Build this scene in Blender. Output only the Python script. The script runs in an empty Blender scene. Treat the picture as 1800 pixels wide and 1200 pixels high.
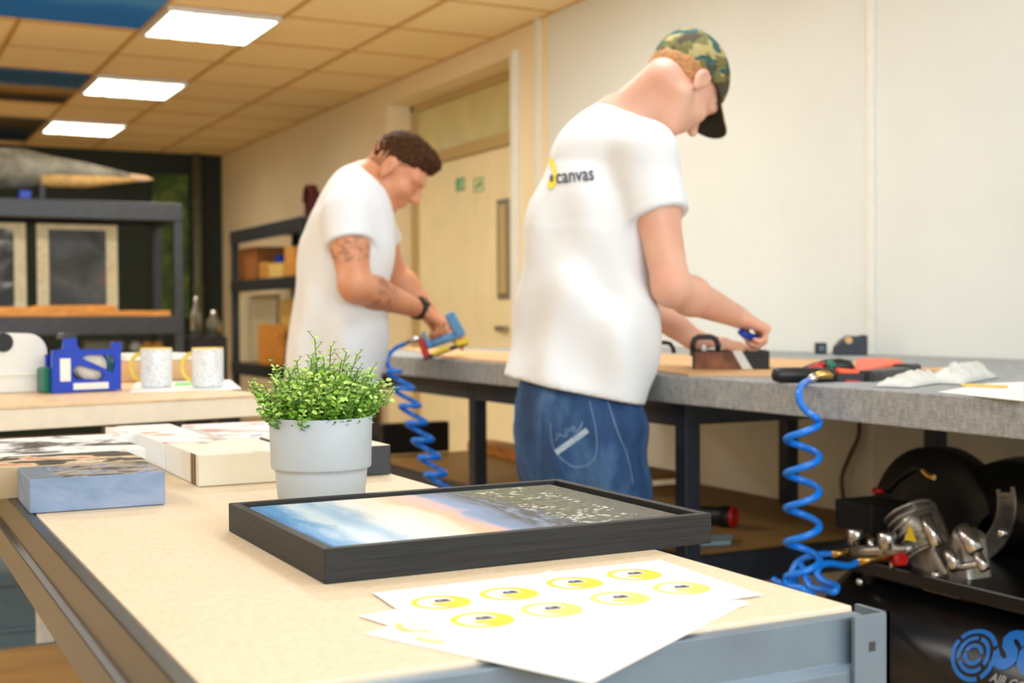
import bpy, bmesh, math, random
import numpy as np
from mathutils import Vector, Matrix
from mathutils.bvhtree import BVHTree
from mathutils.geometry import tessellate_polygon
random.seed(7)
RNG = np.random.default_rng(5)
scene = bpy.context.scene
COL = scene.collection

# ---------------------------------------------------------------- camera
FPX = 2268.0
CAMZ = 1.07
YAW = math.atan(1170 / 2268.0)
PITCH = math.atan(49 / 2268.0)
ROLL = math.atan(33 / 5570.0)
Fh = Vector((math.sin(YAW), math.cos(YAW), 0)); Rh = Vector((math.cos(YAW), -math.sin(YAW), 0)); Uh = Vector((0, 0, 1))
Fw = Fh * math.cos(PITCH) - Uh * math.sin(PITCH)
U0 = Uh * math.cos(PITCH) + Fh * math.sin(PITCH)
Rc = Rh * math.cos(ROLL) - U0 * math.sin(ROLL)
Uc = U0 * math.cos(ROLL) + Rh * math.sin(ROLL)
CAM = Vector((0, 0, CAMZ))
cd = bpy.data.cameras.new('camera'); cam = bpy.data.objects.new('camera', cd); COL.objects.link(cam)
m = Matrix.Identity(4)
for i in range(3):
    m[i][0] = Rc[i]; m[i][1] = Uc[i]; m[i][2] = -Fw[i]; m[i][3] = CAM[i]
cam.matrix_world = m
cd.sensor_width = 36; cd.lens = FPX / 1800 * 36
cd.clip_start = 0.05; cd.clip_end = 100
cd.dof.use_dof = True; cd.dof.focus_distance = 1.5; cd.dof.aperture_fstop = 6.0
scene.camera = cam
vs = scene.view_settings
scene.display_settings.display_device = 'sRGB'
vs.view_transform = 'Standard'; vs.look = 'None'; vs.gamma = 1.0; vs.use_curve_mapping = False
vs.exposure = 0.52

# ---------------------------------------------------------------- world and big lights
w = bpy.data.worlds.new('world'); scene.world = w; w.use_nodes = True
bg = w.node_tree.nodes['Background']; bg.inputs[0].default_value = (1.0, 0.94, 0.86, 1); bg.inputs[1].default_value = 0.45

def area(name, loc, aim, sx, sy, power, color):
    l = bpy.data.lights.new(name, 'AREA'); l.shape = 'RECTANGLE'; l.size = sx; l.size_y = sy; l.energy = power; l.color = color
    o = bpy.data.objects.new(name, l); COL.objects.link(o)
    o.location = loc
    o.rotation_euler = (Vector(aim) - Vector(loc)).to_track_quat('-Z', 'Y').to_euler()
    return o
area('daylight_window', (0.6, -2.2, 2.0), (1.5, 3.0, 1.0), 4.0, 0.95, 92, (0.74, 0.87, 1.0))
CEIL = 2.575
for lx, ly, pw in [(1.69, 4.65, 24), (1.69, 2.65, 12), (1.69, 0.65, 7), (-1.27, 8.65, 34), (-1.27, 6.65, 34), (-1.27, 4.65, 26), (-1.27, 2.65, 14), (-1.27, 0.65, 10)]:
    area('ceiling_lamp', (lx, ly, CEIL - 0.02), (lx, ly, 0), 0.55, 0.6, pw, (0.72, 0.86, 1.0) if ly < 4 else (0.93, 0.95, 0.92))

def unit(px, py):
    return Fw + Rc * ((px - 900) / FPX) + Uc * ((600 - py) / FPX)
def PZ(px, py, z):
    r = unit(px, py); return CAM + r * ((z - CAMZ) / r.z)
def PX(px, py, X):
    r = unit(px, py); return CAM + r * (X / r.x)
def PY(px, py, Y):
    r = unit(px, py); return CAM + r * (Y / r.y)
def PD(px, py, d):
    return CAM + unit(px, py) * d

# ---------------------------------------------------------------- materials
def srgb(r, g, b):
    f = lambda c: (c / 255 / 12.92) if c / 255 <= 0.04045 else ((c / 255 + 0.055) / 1.055) ** 2.4
    return (f(r), f(g), f(b), 1)
class NT:
    def __init__(s, name):
        s.m = bpy.data.materials.new(name); s.m.use_nodes = True
        s.t = s.m.node_tree; s.b = s.t.nodes['Principled BSDF']
    def n(s, kind, **kw):
        nd = s.t.nodes.new(kind)
        for k, v in kw.items(): setattr(nd, k, v)
        return nd
    def l(s, a, b): s.t.links.new(a, b)
    def coord(s, scale=(1, 1, 1), kind='Object', rot=(0, 0, 0), loc=(0, 0, 0)):
        tc = s.n('ShaderNodeTexCoord'); mp = s.n('ShaderNodeMapping')
        mp.inputs['Scale'].default_value = scale; mp.inputs['Rotation'].default_value = rot; mp.inputs['Location'].default_value = loc
        s.l(tc.outputs[kind], mp.inputs[0]); return mp.outputs[0]
    def noise(s, vec, scale, detail=4, rough=0.55, dist=0):
        nd = s.n('ShaderNodeTexNoise'); nd.inputs['Scale'].default_value = scale; nd.inputs['Detail'].default_value = detail
        nd.inputs['Roughness'].default_value = rough; nd.inputs['Distortion'].default_value = dist
        if vec is not None: s.l(vec, nd.inputs['Vector'])
        return nd.outputs['Fac']
    def ramp(s, fac, stops, const=False):
        r = s.n('ShaderNodeValToRGB'); cr = r.color_ramp
        if const: cr.interpolation = 'CONSTANT'
        while len(cr.elements) < len(stops): cr.elements.new(0.5)
        for e, (p, c) in zip(cr.elements, stops):
            e.position = p; e.color = c if len(c) == 4 else (*c, 1)
        s.l(fac, r.inputs[0]); return r.outputs[0]
    def mix(s, fac, a, b, mode='MIX'):
        x = s.n('ShaderNodeMix', data_type='RGBA', blend_type=mode)
        for i, v in ((0, fac), (6, a), (7, b)):
            if hasattr(v, 'is_linked'): s.l(v, x.inputs[i])
            else: x.inputs[i].default_value = v
        return x.outputs[2]
    def math(s, op, a, b=0.0):
        x = s.n('ShaderNodeMath', operation=op)
        for i, v in ((0, a), (1, b)):
            if hasattr(v, 'is_linked'): s.l(v, x.inputs[i])
            else: x.inputs[i].default_value = v
        return x.outputs[0]
    def sep(s, vec):
        x = s.n('ShaderNodeSeparateXYZ'); s.l(vec, x.inputs[0]); return x.outputs
    def bump(s, h, strength=0.2, dist=0.002):
        b = s.n('ShaderNodeBump'); b.inputs['Strength'].default_value = strength; b.inputs['Distance'].default_value = dist
        s.l(h, b.inputs['Height']); s.l(b.outputs[0], s.b.inputs['Normal'])
    def base(s, c):
        if hasattr(c, 'is_linked'): s.l(c, s.b.inputs['Base Color'])
        else: s.b.inputs['Base Color'].default_value = c
    def set(s, **kw):
        for k, v in kw.items(): s.b.inputs[k].default_value = v
def mat(name, c, rough=0.5, metal=0.0, var=0.06, nscale=30, bump=0.1, bd=0.001, stretch=(1, 1, 1), spec=0.5, **kw):
    t = NT(name); c = tuple(c) if len(c) == 4 else (*c, 1)
    v = t.coord(stretch); f = t.noise(v, nscale)
    a = tuple(max(0, x * (1 - var * 2)) for x in c[:3]) + (1,); b = tuple(min(1, x * (1 + var * 2)) for x in c[:3]) + (1,)
    t.base(t.ramp(f, [(0.3, a), (0.7, b)]))
    t.set(Roughness=rough, Metallic=metal); t.b.inputs['Specular IOR Level'].default_value = spec
    if bump: t.bump(f, bump, bd)
    for k, x in kw.items(): t.b.inputs[k.replace('_', ' ')].default_value = x
    return t.m

M = {}
M['wall'] = mat('cream_paint', srgb(238, 222, 186), 0.75, var=0.015, nscale=3, bump=0.03)
M['wallwhite'] = mat('white_wall_board', srgb(226, 228, 222), 0.6, var=0.012, nscale=3, bump=0.03)
M['trimw'] = mat('white_trim', srgb(232, 231, 222), 0.5, var=0.02)
M['darkgreen'] = mat('dark_green_paint', srgb(26, 38, 28), 0.7, var=0.1, nscale=4)
M['floor'] = mat('tan_floor', srgb(206, 172, 124), 0.45, var=0.15, nscale=2.5)
M['ochrepaint'] = mat('ochre_soffit_paint', srgb(196, 172, 118), 0.7, var=0.03)  # even ochre coat for the door frame and vision pane
M['door'] = mat('cream_door', srgb(250, 236, 192), 0.45, var=0.02, nscale=6)
M['alu'] = mat('grey_aluminium', srgb(165, 163, 150), 0.4, 0.6, var=0.05)
M['black'] = mat('black_plastic', srgb(22, 22, 24), 0.42, var=0.15)
M['blackgloss'] = mat('gloss_black_paint', srgb(8, 8, 9), 0.28, var=0.1, bump=0.0)
M['navy'] = mat('navy_steel', srgb(44, 50, 62), 0.45, 0.1, var=0.08)
M['rack'] = mat('charcoal_steel', srgb(58, 60, 64), 0.4, 0.2, var=0.08)
M['steel'] = mat('blue_grey_steel', srgb(112, 128, 142), 0.38, 0.25, var=0.05, nscale=12)
M['steelgloss'] = mat('glossy_grey_steel', srgb(66, 68, 66), 0.3, 0.3, spec=.15, var=0.12, nscale=9, stretch=(1, .2, 1))
M['chrome'] = mat('bright_metal', srgb(205, 205, 205), 0.22, 1.0, var=0.05)
M['castalu'] = mat('cast_aluminium', srgb(170, 166, 158), 0.35, 0.85, var=0.1, nscale=40)
M['brass'] = mat('brass', srgb(205, 165, 95), 0.3, 1.0, var=0.05)
M['hose'] = mat('blue_air_hose', srgb(6, 120, 228), 0.22, var=0.03, bump=0.0)
M['orange'] = mat('orange_plastic', srgb(240, 92, 48), 0.4, var=0.05)
M['red'] = mat('red_plastic', srgb(196, 30, 28), 0.4, var=0.06)
M['yellow'] = mat('yellow_plastic', srgb(238, 208, 20), 0.4, var=0.05)
M['bluep'] = mat('blue_plastic', srgb(16, 62, 186), 0.38, var=0.04)
M['bluelight'] = mat('light_blue_plastic', srgb(92, 150, 200), 0.4, var=0.06)
M['greenp'] = mat('green_plastic', srgb(14, 110, 84), 0.4, var=0.06)
M['white'] = mat('white_plastic', srgb(240, 238, 228), 0.4, var=0.015)
M['paper'] = mat('white_paper', srgb(246, 246, 244), 0.6, var=0.005, bump=0.02)
M['cream'] = mat('cream_canvas', srgb(238, 228, 206), 0.7, var=0.03, nscale=60)
M['canvaswhite'] = mat('white_canvas', srgb(240, 240, 238), 0.7, var=0.02, nscale=90)
M['pot'] = mat('pale_grey_ceramic', srgb(186, 193, 197), 0.6, var=0.02, nscale=14, bump=0.06)
M['soil'] = mat('dark_soil', srgb(52, 38, 26), 0.9, var=0.4, nscale=150, bump=0.8, bd=0.003)
M['card'] = mat('tan_cardboard', srgb(222, 178, 128), 0.7, var=0.04)
M['wood'] = mat('orange_pine', srgb(224, 150, 62), 0.5, var=0.16, nscale=8, stretch=(1, 6, 6))
M['shelfwood'] = mat('tan_shelf_board', srgb(190, 146, 84), 0.5, var=0.07, nscale=5, stretch=(1, 4, 4))
M['boxorange'] = mat('amber_cardboard', srgb(216, 152, 66), 0.65, var=0.1)
M['boxyellow'] = mat('yellow_cardboard', srgb(232, 196, 110), 0.65, var=0.06)
M['tyre'] = mat('black_rubber', srgb(24, 24, 24), 0.7, var=0.2)
M['clear'] = mat('cloudy_clear_plastic', srgb(244, 244, 238), 0.25, var=0.03, Transmission_Weight=0.25, IOR=1.3)
M['glass'] = mat('frosted_glass', srgb(216, 208, 150), 0.25, var=0.04, nscale=5)
M['tote'] = mat('slate_blue_tote', srgb(96, 122, 138), 0.5, var=0.05)
M['printyellow'] = mat('yellow_ink', srgb(240, 222, 40), 0.6, var=0.03)
M['printpale'] = mat('pale_yellow_ink', srgb(244, 232, 120), 0.6, var=0.03)
M['ink'] = mat('dark_ink', srgb(52, 56, 70), 0.6, var=0.05)
M['inkblack'] = mat('black_ink', srgb(20, 20, 22), 0.6, var=0.05)
M['logoblue'] = mat('blue_paint', srgb(20, 118, 215), 0.4, var=0.03)
M['logogrey'] = mat('grey_paint', srgb(160, 165, 170), 0.4, var=0.03)
M['sign'] = mat('green_sign_film', srgb(60, 170, 95), 0.5, var=0.03)
M['maroon'] = mat('maroon_cord', srgb(92, 28, 26), 0.7, var=0.15)

def chip_mat():
    t = NT('chipboard'); v = t.coord()
    f = t.noise(v, 180, 3); g = t.noise(v, 7, 3); h = t.noise(v, 60, 2)
    c = t.ramp(f, [(0.25, srgb(226, 204, 172)), (0.5, srgb(236, 218, 191)), (0.75, srgb(241, 227, 204))])
    c = t.mix(t.math('MULTIPLY', g, 0.35), c, srgb(230, 208, 170))
    t.base(c); t.set(Roughness=0.6); t.bump(h, 0.12, 0.0008); return t.m
M['chip'] = chip_mat()
def fleck_edge():
    t = NT('chipboard_edge'); v = t.coord()
    f = t.noise(v, 260, 3, 0.7)
    t.base(t.ramp(f, [(0.35, srgb(150, 112, 66)), (0.5, srgb(214, 182, 132)), (0.7, srgb(236, 214, 172))])); t.set(Roughness=0.85); t.bump(f, 0.7, 0.002); return t.m
M['chipedge'] = fleck_edge()
def bench_mat():
    t = NT('grey_linen_laminate'); v = t.coord((1, 1, 1))
    a = t.noise(t.coord((30, 40, 320)), 1.0, 4, .7); b = t.noise(t.coord((30, 300, 46)), 1.0, 4, .7); c = t.noise(t.coord((300, 50, 30)), 1, 3, .7)
    s = t.math('ADD', a, b); s = t.math('ADD', s, c); s = t.math('MULTIPLY', s, 0.333)
    t.base(t.ramp(s, [(0.35, srgb(126, 130, 132)), (0.5, srgb(160, 163, 165)), (0.65, srgb(196, 199, 200))])); t.set(Roughness=0.85); t.b.inputs['Specular IOR Level'].default_value = .15; return t.m
M['bench'] = bench_mat()
def blackoak():
    t = NT('black_stained_oak'); v = t.coord((3, 3, 120)); f = t.noise(v, 3.0, 4, .65)
    v2 = t.coord((6, 6, 60)); g = t.noise(v2, 4, 3)
    t.base(t.ramp(f, [(0.3, srgb(27, 27, 26)), (0.65, srgb(46, 45, 43))])); t.set(Roughness=0.55); t.b.inputs['Specular IOR Level'].default_value = 0.3; t.bump(f, 0.35, 0.0008); return t.m
M['oak'] = blackoak()
def ceil_mat():
    t = NT('tan_ceiling_tile'); v = t.coord(); f = t.noise(v, 90, 3); g = t.noise(v, 1.5, 2)
    t.base(t.mix(g, t.ramp(f, [(0.3, srgb(248, 222, 170)), (0.7, srgb(252, 230, 182))]), srgb(252, 230, 182))); t.set(Roughness=0.8); return t.m
M['ceil'] = ceil_mat()
M['ceilgrid'] = mat('ochre_ceiling_grid', srgb(206, 164, 92), 0.5, var=0.03)
def emit(name, c, s):
    t = NT(name); t.base(c); t.b.inputs['Emission Color'].default_value = c; t.b.inputs['Emission Strength'].default_value = s; return t.m
M['lamp'] = emit('lit_diffuser', (1.0, 0.93, 0.80, 1), 11.0)
M['louvre'] = mat('lamp_louvre', srgb(226, 230, 230), 0.4)
def shirt_mat():
    t = NT('white_cotton'); v = t.coord(); f = t.noise(v, 400, 2)
    t.base(t.ramp(f, [(0.3, srgb(226, 229, 232)), (0.7, srgb(234, 237, 240))])); t.set(Roughness=0.85); t.b.inputs['Sheen Weight'].default_value = 0.15
    t.bump(t.noise(v, 22, 3), 0.25, 0.006); return t.m
M['shirt'] = shirt_mat()
def denim():
    t = NT('blue_denim'); v = t.coord((1, 1, .35)); f = t.noise(v, 9, 5, .65); g = t.noise(t.coord(), 500, 2)
    c = t.ramp(f, [(0.3, srgb(26, 52, 92)), (0.5, srgb(44, 84, 134)), (0.72, srgb(98, 138, 182))])
    t.base(t.mix(t.math('MULTIPLY', g, 0.3), c, srgb(20, 40, 74))); t.set(Roughness=0.85); t.bump(f, 0.4, 0.006); return t.m
M['denim'] = denim()
M['denimpale'] = mat('bleached_denim', srgb(168, 190, 208), 0.85, var=0.12, nscale=120)
M['stitch'] = mat('pale_stitching', srgb(118, 150, 188), 0.8, var=0.1)
def camo():
    t = NT('camouflage_cotton'); v = t.coord((1, 1, 1.6)); f = t.noise(v, 14, 2, .5, .6); g = t.noise(t.coord((1, 1, 1.5), loc=(3, 1, 2)), 15, 2, .5, .6)
    c = t.ramp(f, [(0.0, srgb(176, 158, 104)), (0.47, srgb(176, 158, 104)), (0.475, srgb(116, 110, 60)), (0.56, srgb(116, 110, 60)), (0.565, srgb(78, 66, 44))])
    k = t.ramp(g, [(0.0, (0, 0, 0)), (0.575, (0, 0, 0)), (0.58, (1, 1, 1))])
    t.base(t.mix(k, c, srgb(44, 88, 84))); t.set(Roughness=0.85); return t.m
M['camo'] = camo()
def skin(name, c0, c1, tat=None):
    t = NT(name); v = t.coord(); f = t.noise(v, 12, 4)
    c = t.ramp(f, [(0.3, c0), (0.7, c1)])
    if tat:
        for (p, r) in tat:
            vm = t.n('ShaderNodeVectorMath', operation='DISTANCE'); t.l(t.coord(), vm.inputs[0]); vm.inputs[1].default_value = p
            near = t.math('LESS_THAN', vm.outputs['Value'], r)
            nn = t.math('GREATER_THAN', t.noise(t.coord(), 38, 3, .6, 1.0), 0.52)
            c = t.mix(t.math('MULTIPLY', t.math('MULTIPLY', near, nn), 0.42), c, srgb(70, 62, 62))
    t.base(c); t.set(Roughness=0.5); t.b.inputs['Subsurface Weight'].default_value = 0.12
    t.b.inputs['Subsurface Radius'].default_value = (0.02, 0.008, 0.004); t.bump(t.noise(v, 200, 2), 0.1, 0.0008); return t.m
M['skinpale'] = skin('fair_skin', srgb(224, 164, 140), srgb(230, 182, 156))
M['hairginger'] = mat('ginger_hair', srgb(186, 128, 74), 0.6, var=0.2, nscale=120, bump=0.6, bd=0.003)
M['hairbrown'] = mat('brown_hair', srgb(66, 40, 20), 0.8, spec=.15, var=0.35, nscale=110, bump=0.8, bd=0.004)
M['hairfade'] = mat('stubble', srgb(166, 110, 76), 0.7, var=0.1)
M['eye'] = mat('eye_white', srgb(225, 220, 210), 0.2)

# ---------------------------------------------------------------- mesh helpers
def frame(d, up=Vector((0, 0, 1))):
    d = Vector(d).normalized()
    if abs(d.dot(up)) > 0.98: up = Vector((1, 0, 0))
    s = d.cross(up).normalized(); u = s.cross(d).normalized()
    return d, s, u
class MB:
    def __init__(s): s.v = []; s.f = []; s.mi = []; s.sm = []
    def add(s, vs, fs, mi=0, smooth=False):
        o = len(s.v); s.v += [tuple(x) for x in vs]
        for f in fs: s.f.append([i + o for i in f]); s.mi.append(mi); s.sm.append(smooth)
        return s
    def hexa(s, c, mi=0):   # 8 corners: bottom 4 ccw, top 4
        return s.add(c, [(3, 2, 1, 0), (4, 5, 6, 7), (0, 1, 5, 4), (1, 2, 6, 5), (2, 3, 7, 6), (3, 0, 4, 7)], mi)
    def box(s, a, b, mi=0):
        x0, y0, z0 = a; x1, y1, z1 = b
        return s.hexa([(x0, y0, z0), (x1, y0, z0), (x1, y1, z0), (x0, y1, z0), (x0, y0, z1), (x1, y0, z1), (x1, y1, z1), (x0, y1, z1)], mi)
    def bar(s, a, b, wd, ht, mi=0, up=Vector((0, 0, 1))):
        a = Vector(a); b = Vector(b); d, sd, u = frame(b - a, up)
        c = []
        for z in (-1, 1):
            for (p, q) in ((a, -1), (b, -1), (b, 1), (a, 1)):
                c.append(p + sd * (-q) * wd / 2 + u * z * ht / 2)
        # orient ccw
        c = [c[3], c[2], c[1], c[0], c[7], c[6], c[5], c[4]]
        return s.hexa([c[0], c[1], c[2], c[3], c[4], c[5], c[6], c[7]], mi)
    def prism(s, poly, origin, ax, ay, az, t, mi=0):   # poly in (ax, ay) extruded t along az
        o = Vector(origin); n = len(poly)
        A = [o + ax * x + ay * y for x, y in poly]; B = [p + az * t for p in A]
        tri = tessellate_polygon([[Vector((x, y, 0)) for x, y in poly]])
        fs = [tuple(reversed(q)) for q in tri] + [tuple(i + n for i in q) for q in tri] + [(i, (i + 1) % n, (i + 1) % n + n, i + n) for i in range(n)]
        return s.add(A + B, fs, mi)
    def lathe(s, prof, origin=(0, 0, 0), axis=(0, 0, 1), n=32, mi=0, smooth=True, caps=True):
        d, sd, u = frame(axis); o = Vector(origin); vs = []; fs = []
        for (r, h) in prof:
            for i in range(n):
                a = 2 * math.pi * i / n; vs.append(o + d * h + sd * math.cos(a) * r + u * math.sin(a) * r)
        for j in range(len(prof) - 1):
            for i in range(n):
                k = (i + 1) % n; fs.append((j * n + i, j * n + k, (j + 1) * n + k, (j + 1) * n + i))
        s.add(vs, fs, mi, smooth)
        if caps:
            o2 = len(s.v) - len(vs)
            s.f.append([o2 + i for i in reversed(range(n))]); s.mi.append(mi); s.sm.append(False)
            s.f.append([o2 + (len(prof) - 1) * n + i for i in range(n)]); s.mi.append(mi); s.sm.append(False)
        return s
    def cyl(s, a, b, r, r2=None, n=20, mi=0):
        a = Vector(a); b = Vector(b); r2 = r if r2 is None else r2
        return s.lathe([(r, 0), (r2, (b - a).length)], a, b - a, n, mi)
    def tube(s, pts, r, n=10, mi=0, rad=None):
        pts = [Vector(p) for p in pts]; vs = []; fs = []; N = len(pts)
        t0 = (pts[1] - pts[0]).normalized(); _, sd, u = frame(t0)
        for i, p in enumerate(pts):
            t = (pts[min(i + 1, N - 1)] - pts[max(i - 1, 0)]).normalized()
            sd = (sd - t * sd.dot(t)).normalized(); u = t.cross(sd)
            rr = rad[i] if rad else r
            for k in range(n):
                a = 2 * math.pi * k / n; vs.append(p + sd * math.cos(a) * rr + u * math.sin(a) * rr)
        for i in range(N - 1):
            for k in range(n):
                q = (k + 1) % n; fs.append((i * n + q, i * n + k, (i + 1) * n + k, (i + 1) * n + q))
        s.add(vs, fs, mi, True)
        o2 = len(s.v) - len(vs)
        s.f.append([o2 + i for i in range(n)]); s.mi.append(mi); s.sm.append(False)
        s.f.append([o2 + (N - 1) * n + i for i in reversed(range(n))]); s.mi.append(mi); s.sm.append(False)
        return s
    def ball(s, c, r, mi=0, n=14, sc=(1, 1, 1)):
        vs = []; fs = []; c = Vector(c); m_ = n // 2 + 1
        for j in range(m_ + 1):
            th = math.pi * j / m_
            for i in range(n):
                a = 2 * math.pi * i / n
                vs.append(c + Vector((r * sc[0] * math.sin(th) * math.cos(a), r * sc[1] * math.sin(th) * math.sin(a), r * sc[2] * math.cos(th))))
        for j in range(m_):
            for i in range(n):
                k = (i + 1) % n; fs.append((j * n + k, j * n + i, (j + 1) * n + i, (j + 1) * n + k))
        return s.add(vs, fs, mi, True)
    def build(s, name, mats, parent=None, bevel=0, origin=None, kind=None, solid=0, segs=2):
        me = bpy.data.meshes.new(name)
        off = Vector(origin) if origin is not None else Vector((0, 0, 0))
        vv = [tuple(Vector(p) - off) for p in s.v] if origin is not None else s.v
        me.from_pydata(vv, [], s.f); me.update()
        if not isinstance(mats, (list, tuple)): mats = [mats]
        for x in mats: me.materials.append(x)
        me.polygons.foreach_set('material_index', s.mi); me.polygons.foreach_set('use_smooth', s.sm); me.update()
        o = bpy.data.objects.new(name, me); COL.objects.link(o)
        if parent is not None: o.parent = parent; o.location = off - Vector(parent.location)
        else: o.location = off
        if solid:
            md = o.modifiers.new('solid', 'SOLIDIFY'); md.thickness = solid; md.offset = 0
        if bevel:
            md = o.modifiers.new('bevel', 'BEVEL'); md.width = bevel; md.segments = segs; md.limit_method = 'ANGLE'; md.angle_limit = math.radians(40)
        if kind: o['kind'] = kind
        return o
def tag(o, label, cat, group=None, kind=None):
    o['label'] = label; o['category'] = cat
    if group: o['group'] = group
    if kind: o['kind'] = kind
    return o
def thing(name, loc, label, cat, group=None):
    o = bpy.data.objects.new(name, None); COL.objects.link(o); o.location = loc; o.empty_display_size = 0.05
    return tag(o, label, cat, group)
def copy_tree(o, parent=None, delta=None):
    c = o.copy(); COL.objects.link(c)
    if parent is not None: c.parent = parent
    for ch in [x for x in bpy.data.objects if x.parent == o]: copy_tree(ch, c)
    return c
XA, YA, ZA = Vector((1, 0, 0)), Vector((0, 1, 0)), Vector((0, 0, 1))

# ---------------------------------------------------------------- room
WX = 3.17; FY = 12.1; LX = -3.5; BY = -2.6
CXK, CYK = 0.592, 0.667   # ceiling tile
O_Y0, O_Y1, O_Z = 6.10, 7.92, 2.44   # door opening in the right wall
MB().box((LX, BY, -0.1), (WX + 1.0, FY + 0.1, 0)).build('floor', M['floor'], kind='structure')
ct = MB(); ct.box((LX, BY, CEIL), (WX + 0.1, FY + 0.1, CEIL + 0.08)).build('ceiling', M['ceil'], kind='structure')
g = MB()
x = WX
while x > LX:
    g.box((x - 0.012, BY, CEIL - 0.006), (x + 0.012, FY, CEIL + 0.001)); x -= CXK
y = 6.32 - CYK * 13
while y < FY:
    g.box((LX, y - 0.010, CEIL - 0.005), (WX, y + 0.010, CEIL + 0.001)); y += CYK
g.build('trim_1', M['ceilgrid'], kind='structure')
wr = MB()
wr.box((WX, O_Y1, 0), (WX + 0.25, FY + 0.1, CEIL)); wr.box((WX, O_Y0, O_Z), (WX + 0.25, O_Y1, CEIL)); wr.box((WX, 5.72, 0), (WX + 0.25, O_Y0, CEIL))
wr.build('wall_right', M['wall'], kind='structure')
wr = MB(); wr.box((WX - 0.004, BY, 0), (WX + 0.25, 5.72, CEIL)); wr.build('wall_right_boarded', M['wallwhite'], kind='structure')
def wallY(px): r = unit(px, 300); return r.y / r.x * WX
s_ = MB()
for px, wd in ((948, 0.05), (1534, 0.035)):
    yy = wallY(px); s_.box((WX - 0.014, yy - wd / 2, 0), (WX, yy + wd / 2, CEIL))
s_.build('trim_2', M['trimw'], bevel=0.004, kind='structure')
s_ = MB(); s_.box((WX - 0.030, O_Y0 - 0.05, 0), (WX, O_Y0, O_Z + 0.02))
s_.build('trim_3', M['trimw'], bevel=0.004, kind='structure')
DX = WX + 0.20
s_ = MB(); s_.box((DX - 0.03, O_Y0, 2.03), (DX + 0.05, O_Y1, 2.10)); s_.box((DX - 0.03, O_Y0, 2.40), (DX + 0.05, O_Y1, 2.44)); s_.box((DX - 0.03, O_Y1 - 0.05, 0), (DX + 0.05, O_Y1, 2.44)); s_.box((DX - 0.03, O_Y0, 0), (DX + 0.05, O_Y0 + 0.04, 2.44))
s_.build('trim_4', M['ochrepaint'], bevel=0.003, kind='structure')
MB().box((DX, O_Y0 + 0.04, 2.10), (DX + 0.01, O_Y1 - 0.05, 2.40)).build('window_1', M['glass'], kind='structure')
MB().box((DX + 0.05, O_Y0, 0), (DX + 0.06, O_Y1, 2.44)).build('wall_corridor', M['wall'], kind='structure')
ymid = (O_Y0 + O_Y1) / 2
d1 = MB().box((DX, ymid + 0.003, 0.01), (DX + 0.045, O_Y1 - 0.053, 2.027)).build('door_1', M['door'], bevel=0.002, kind='structure')
d2 = MB().box((DX, O_Y0 + 0.043, 0.01), (DX + 0.045, ymid - 0.003, 2.027)).build('door_2', M['door'], bevel=0.002, kind='structure')
a = PX(886, 350, DX); b = PX(886, 525, DX)
MB().box((DX - 0.012, a.y - 0.075, b.z), (DX + 0.001, a.y + 0.075, a.z)).build('vision_panel_frame', M['alu'], d2 if a.y < ymid else d1, bevel=0.003)
MB().box((DX - 0.014, a.y - 0.045, b.z + 0.03), (DX - 0.010, a.y + 0.045, a.z - 0.03)).build('vision_pane', M['ochrepaint'], d2 if a.y < ymid else d1)
a = PX(886, 577, DX); MB().box((DX - 0.03, a.y - 0.07, a.z - 0.014), (DX - 0.005, a.y + 0.07, a.z + 0.014)).build('door_handle', M['alu'], d2 if a.y < ymid else d1, bevel=0.004)
def panel_with_pixels(name, pxc, pyc, half, mt, label):
    c = PX(pxc, pyc, DX)
    o = MB().box((DX - 0.004, c.y - half, c.z - 0.04), (DX - 0.0005, c.y + half, c.z + 0.04)).build(name, mt, origin=(DX, c.y, c.z))
    return o, c
o, c = panel_with_pixels('escape_sign', 810, 324, 0.062, M['sign'], '')
tag(o, 'solid green escape pictogram sticker on the cream door, left of the pair', 'sign')
q = MB()
q.cyl((DX - 0.0055, c.y - 0.01, c.z + 0.022), (DX - 0.004, c.y - 0.01, c.z + 0.022), 0.007)
q.bar((DX - 0.0048, c.y - 0.01, c.z + 0.012), (DX - 0.0048, c.y + 0.004, c.z - 0.01), 0.0015, 0.012); q.bar((DX - 0.0048, c.y + 0.004, c.z - 0.008), (DX - 0.0048, c.y + 0.022, c.z - 0.03), 0.0015, 0.007)
q.bar((DX - 0.0048, c.y + 0.0, c.z - 0.008), (DX - 0.0048, c.y - 0.02, c.z - 0.03), 0.0015, 0.007); q.box((DX - 0.0055, c.y - 0.052, c.z - 0.03), (DX - 0.004, c.y - 0.034, c.z + 0.03))
q.build('pictogram', M['trimw'], o)
c = PX(842, 325, DX); q = MB()
for (y0, y1, z0, z1) in ((-.062, .062, .034, .04), (-.062, .062, -.04, -.034), (-.062, -.056, -.04, .04), (.056, .062, -.04, .04), (-.03, .0, -.01, .02), (.008, .03, -.02, .004)):
    q.box((DX - 0.004, c.y + y0, c.z + z0), (DX - 0.0005, c.y + y1, c.z + z1))
tag(q.build('door_notice', M['sign'], origin=(DX, c.y, c.z)), 'pale green outlined notice sticker on the cream door, right of the pair', 'sign')
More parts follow.
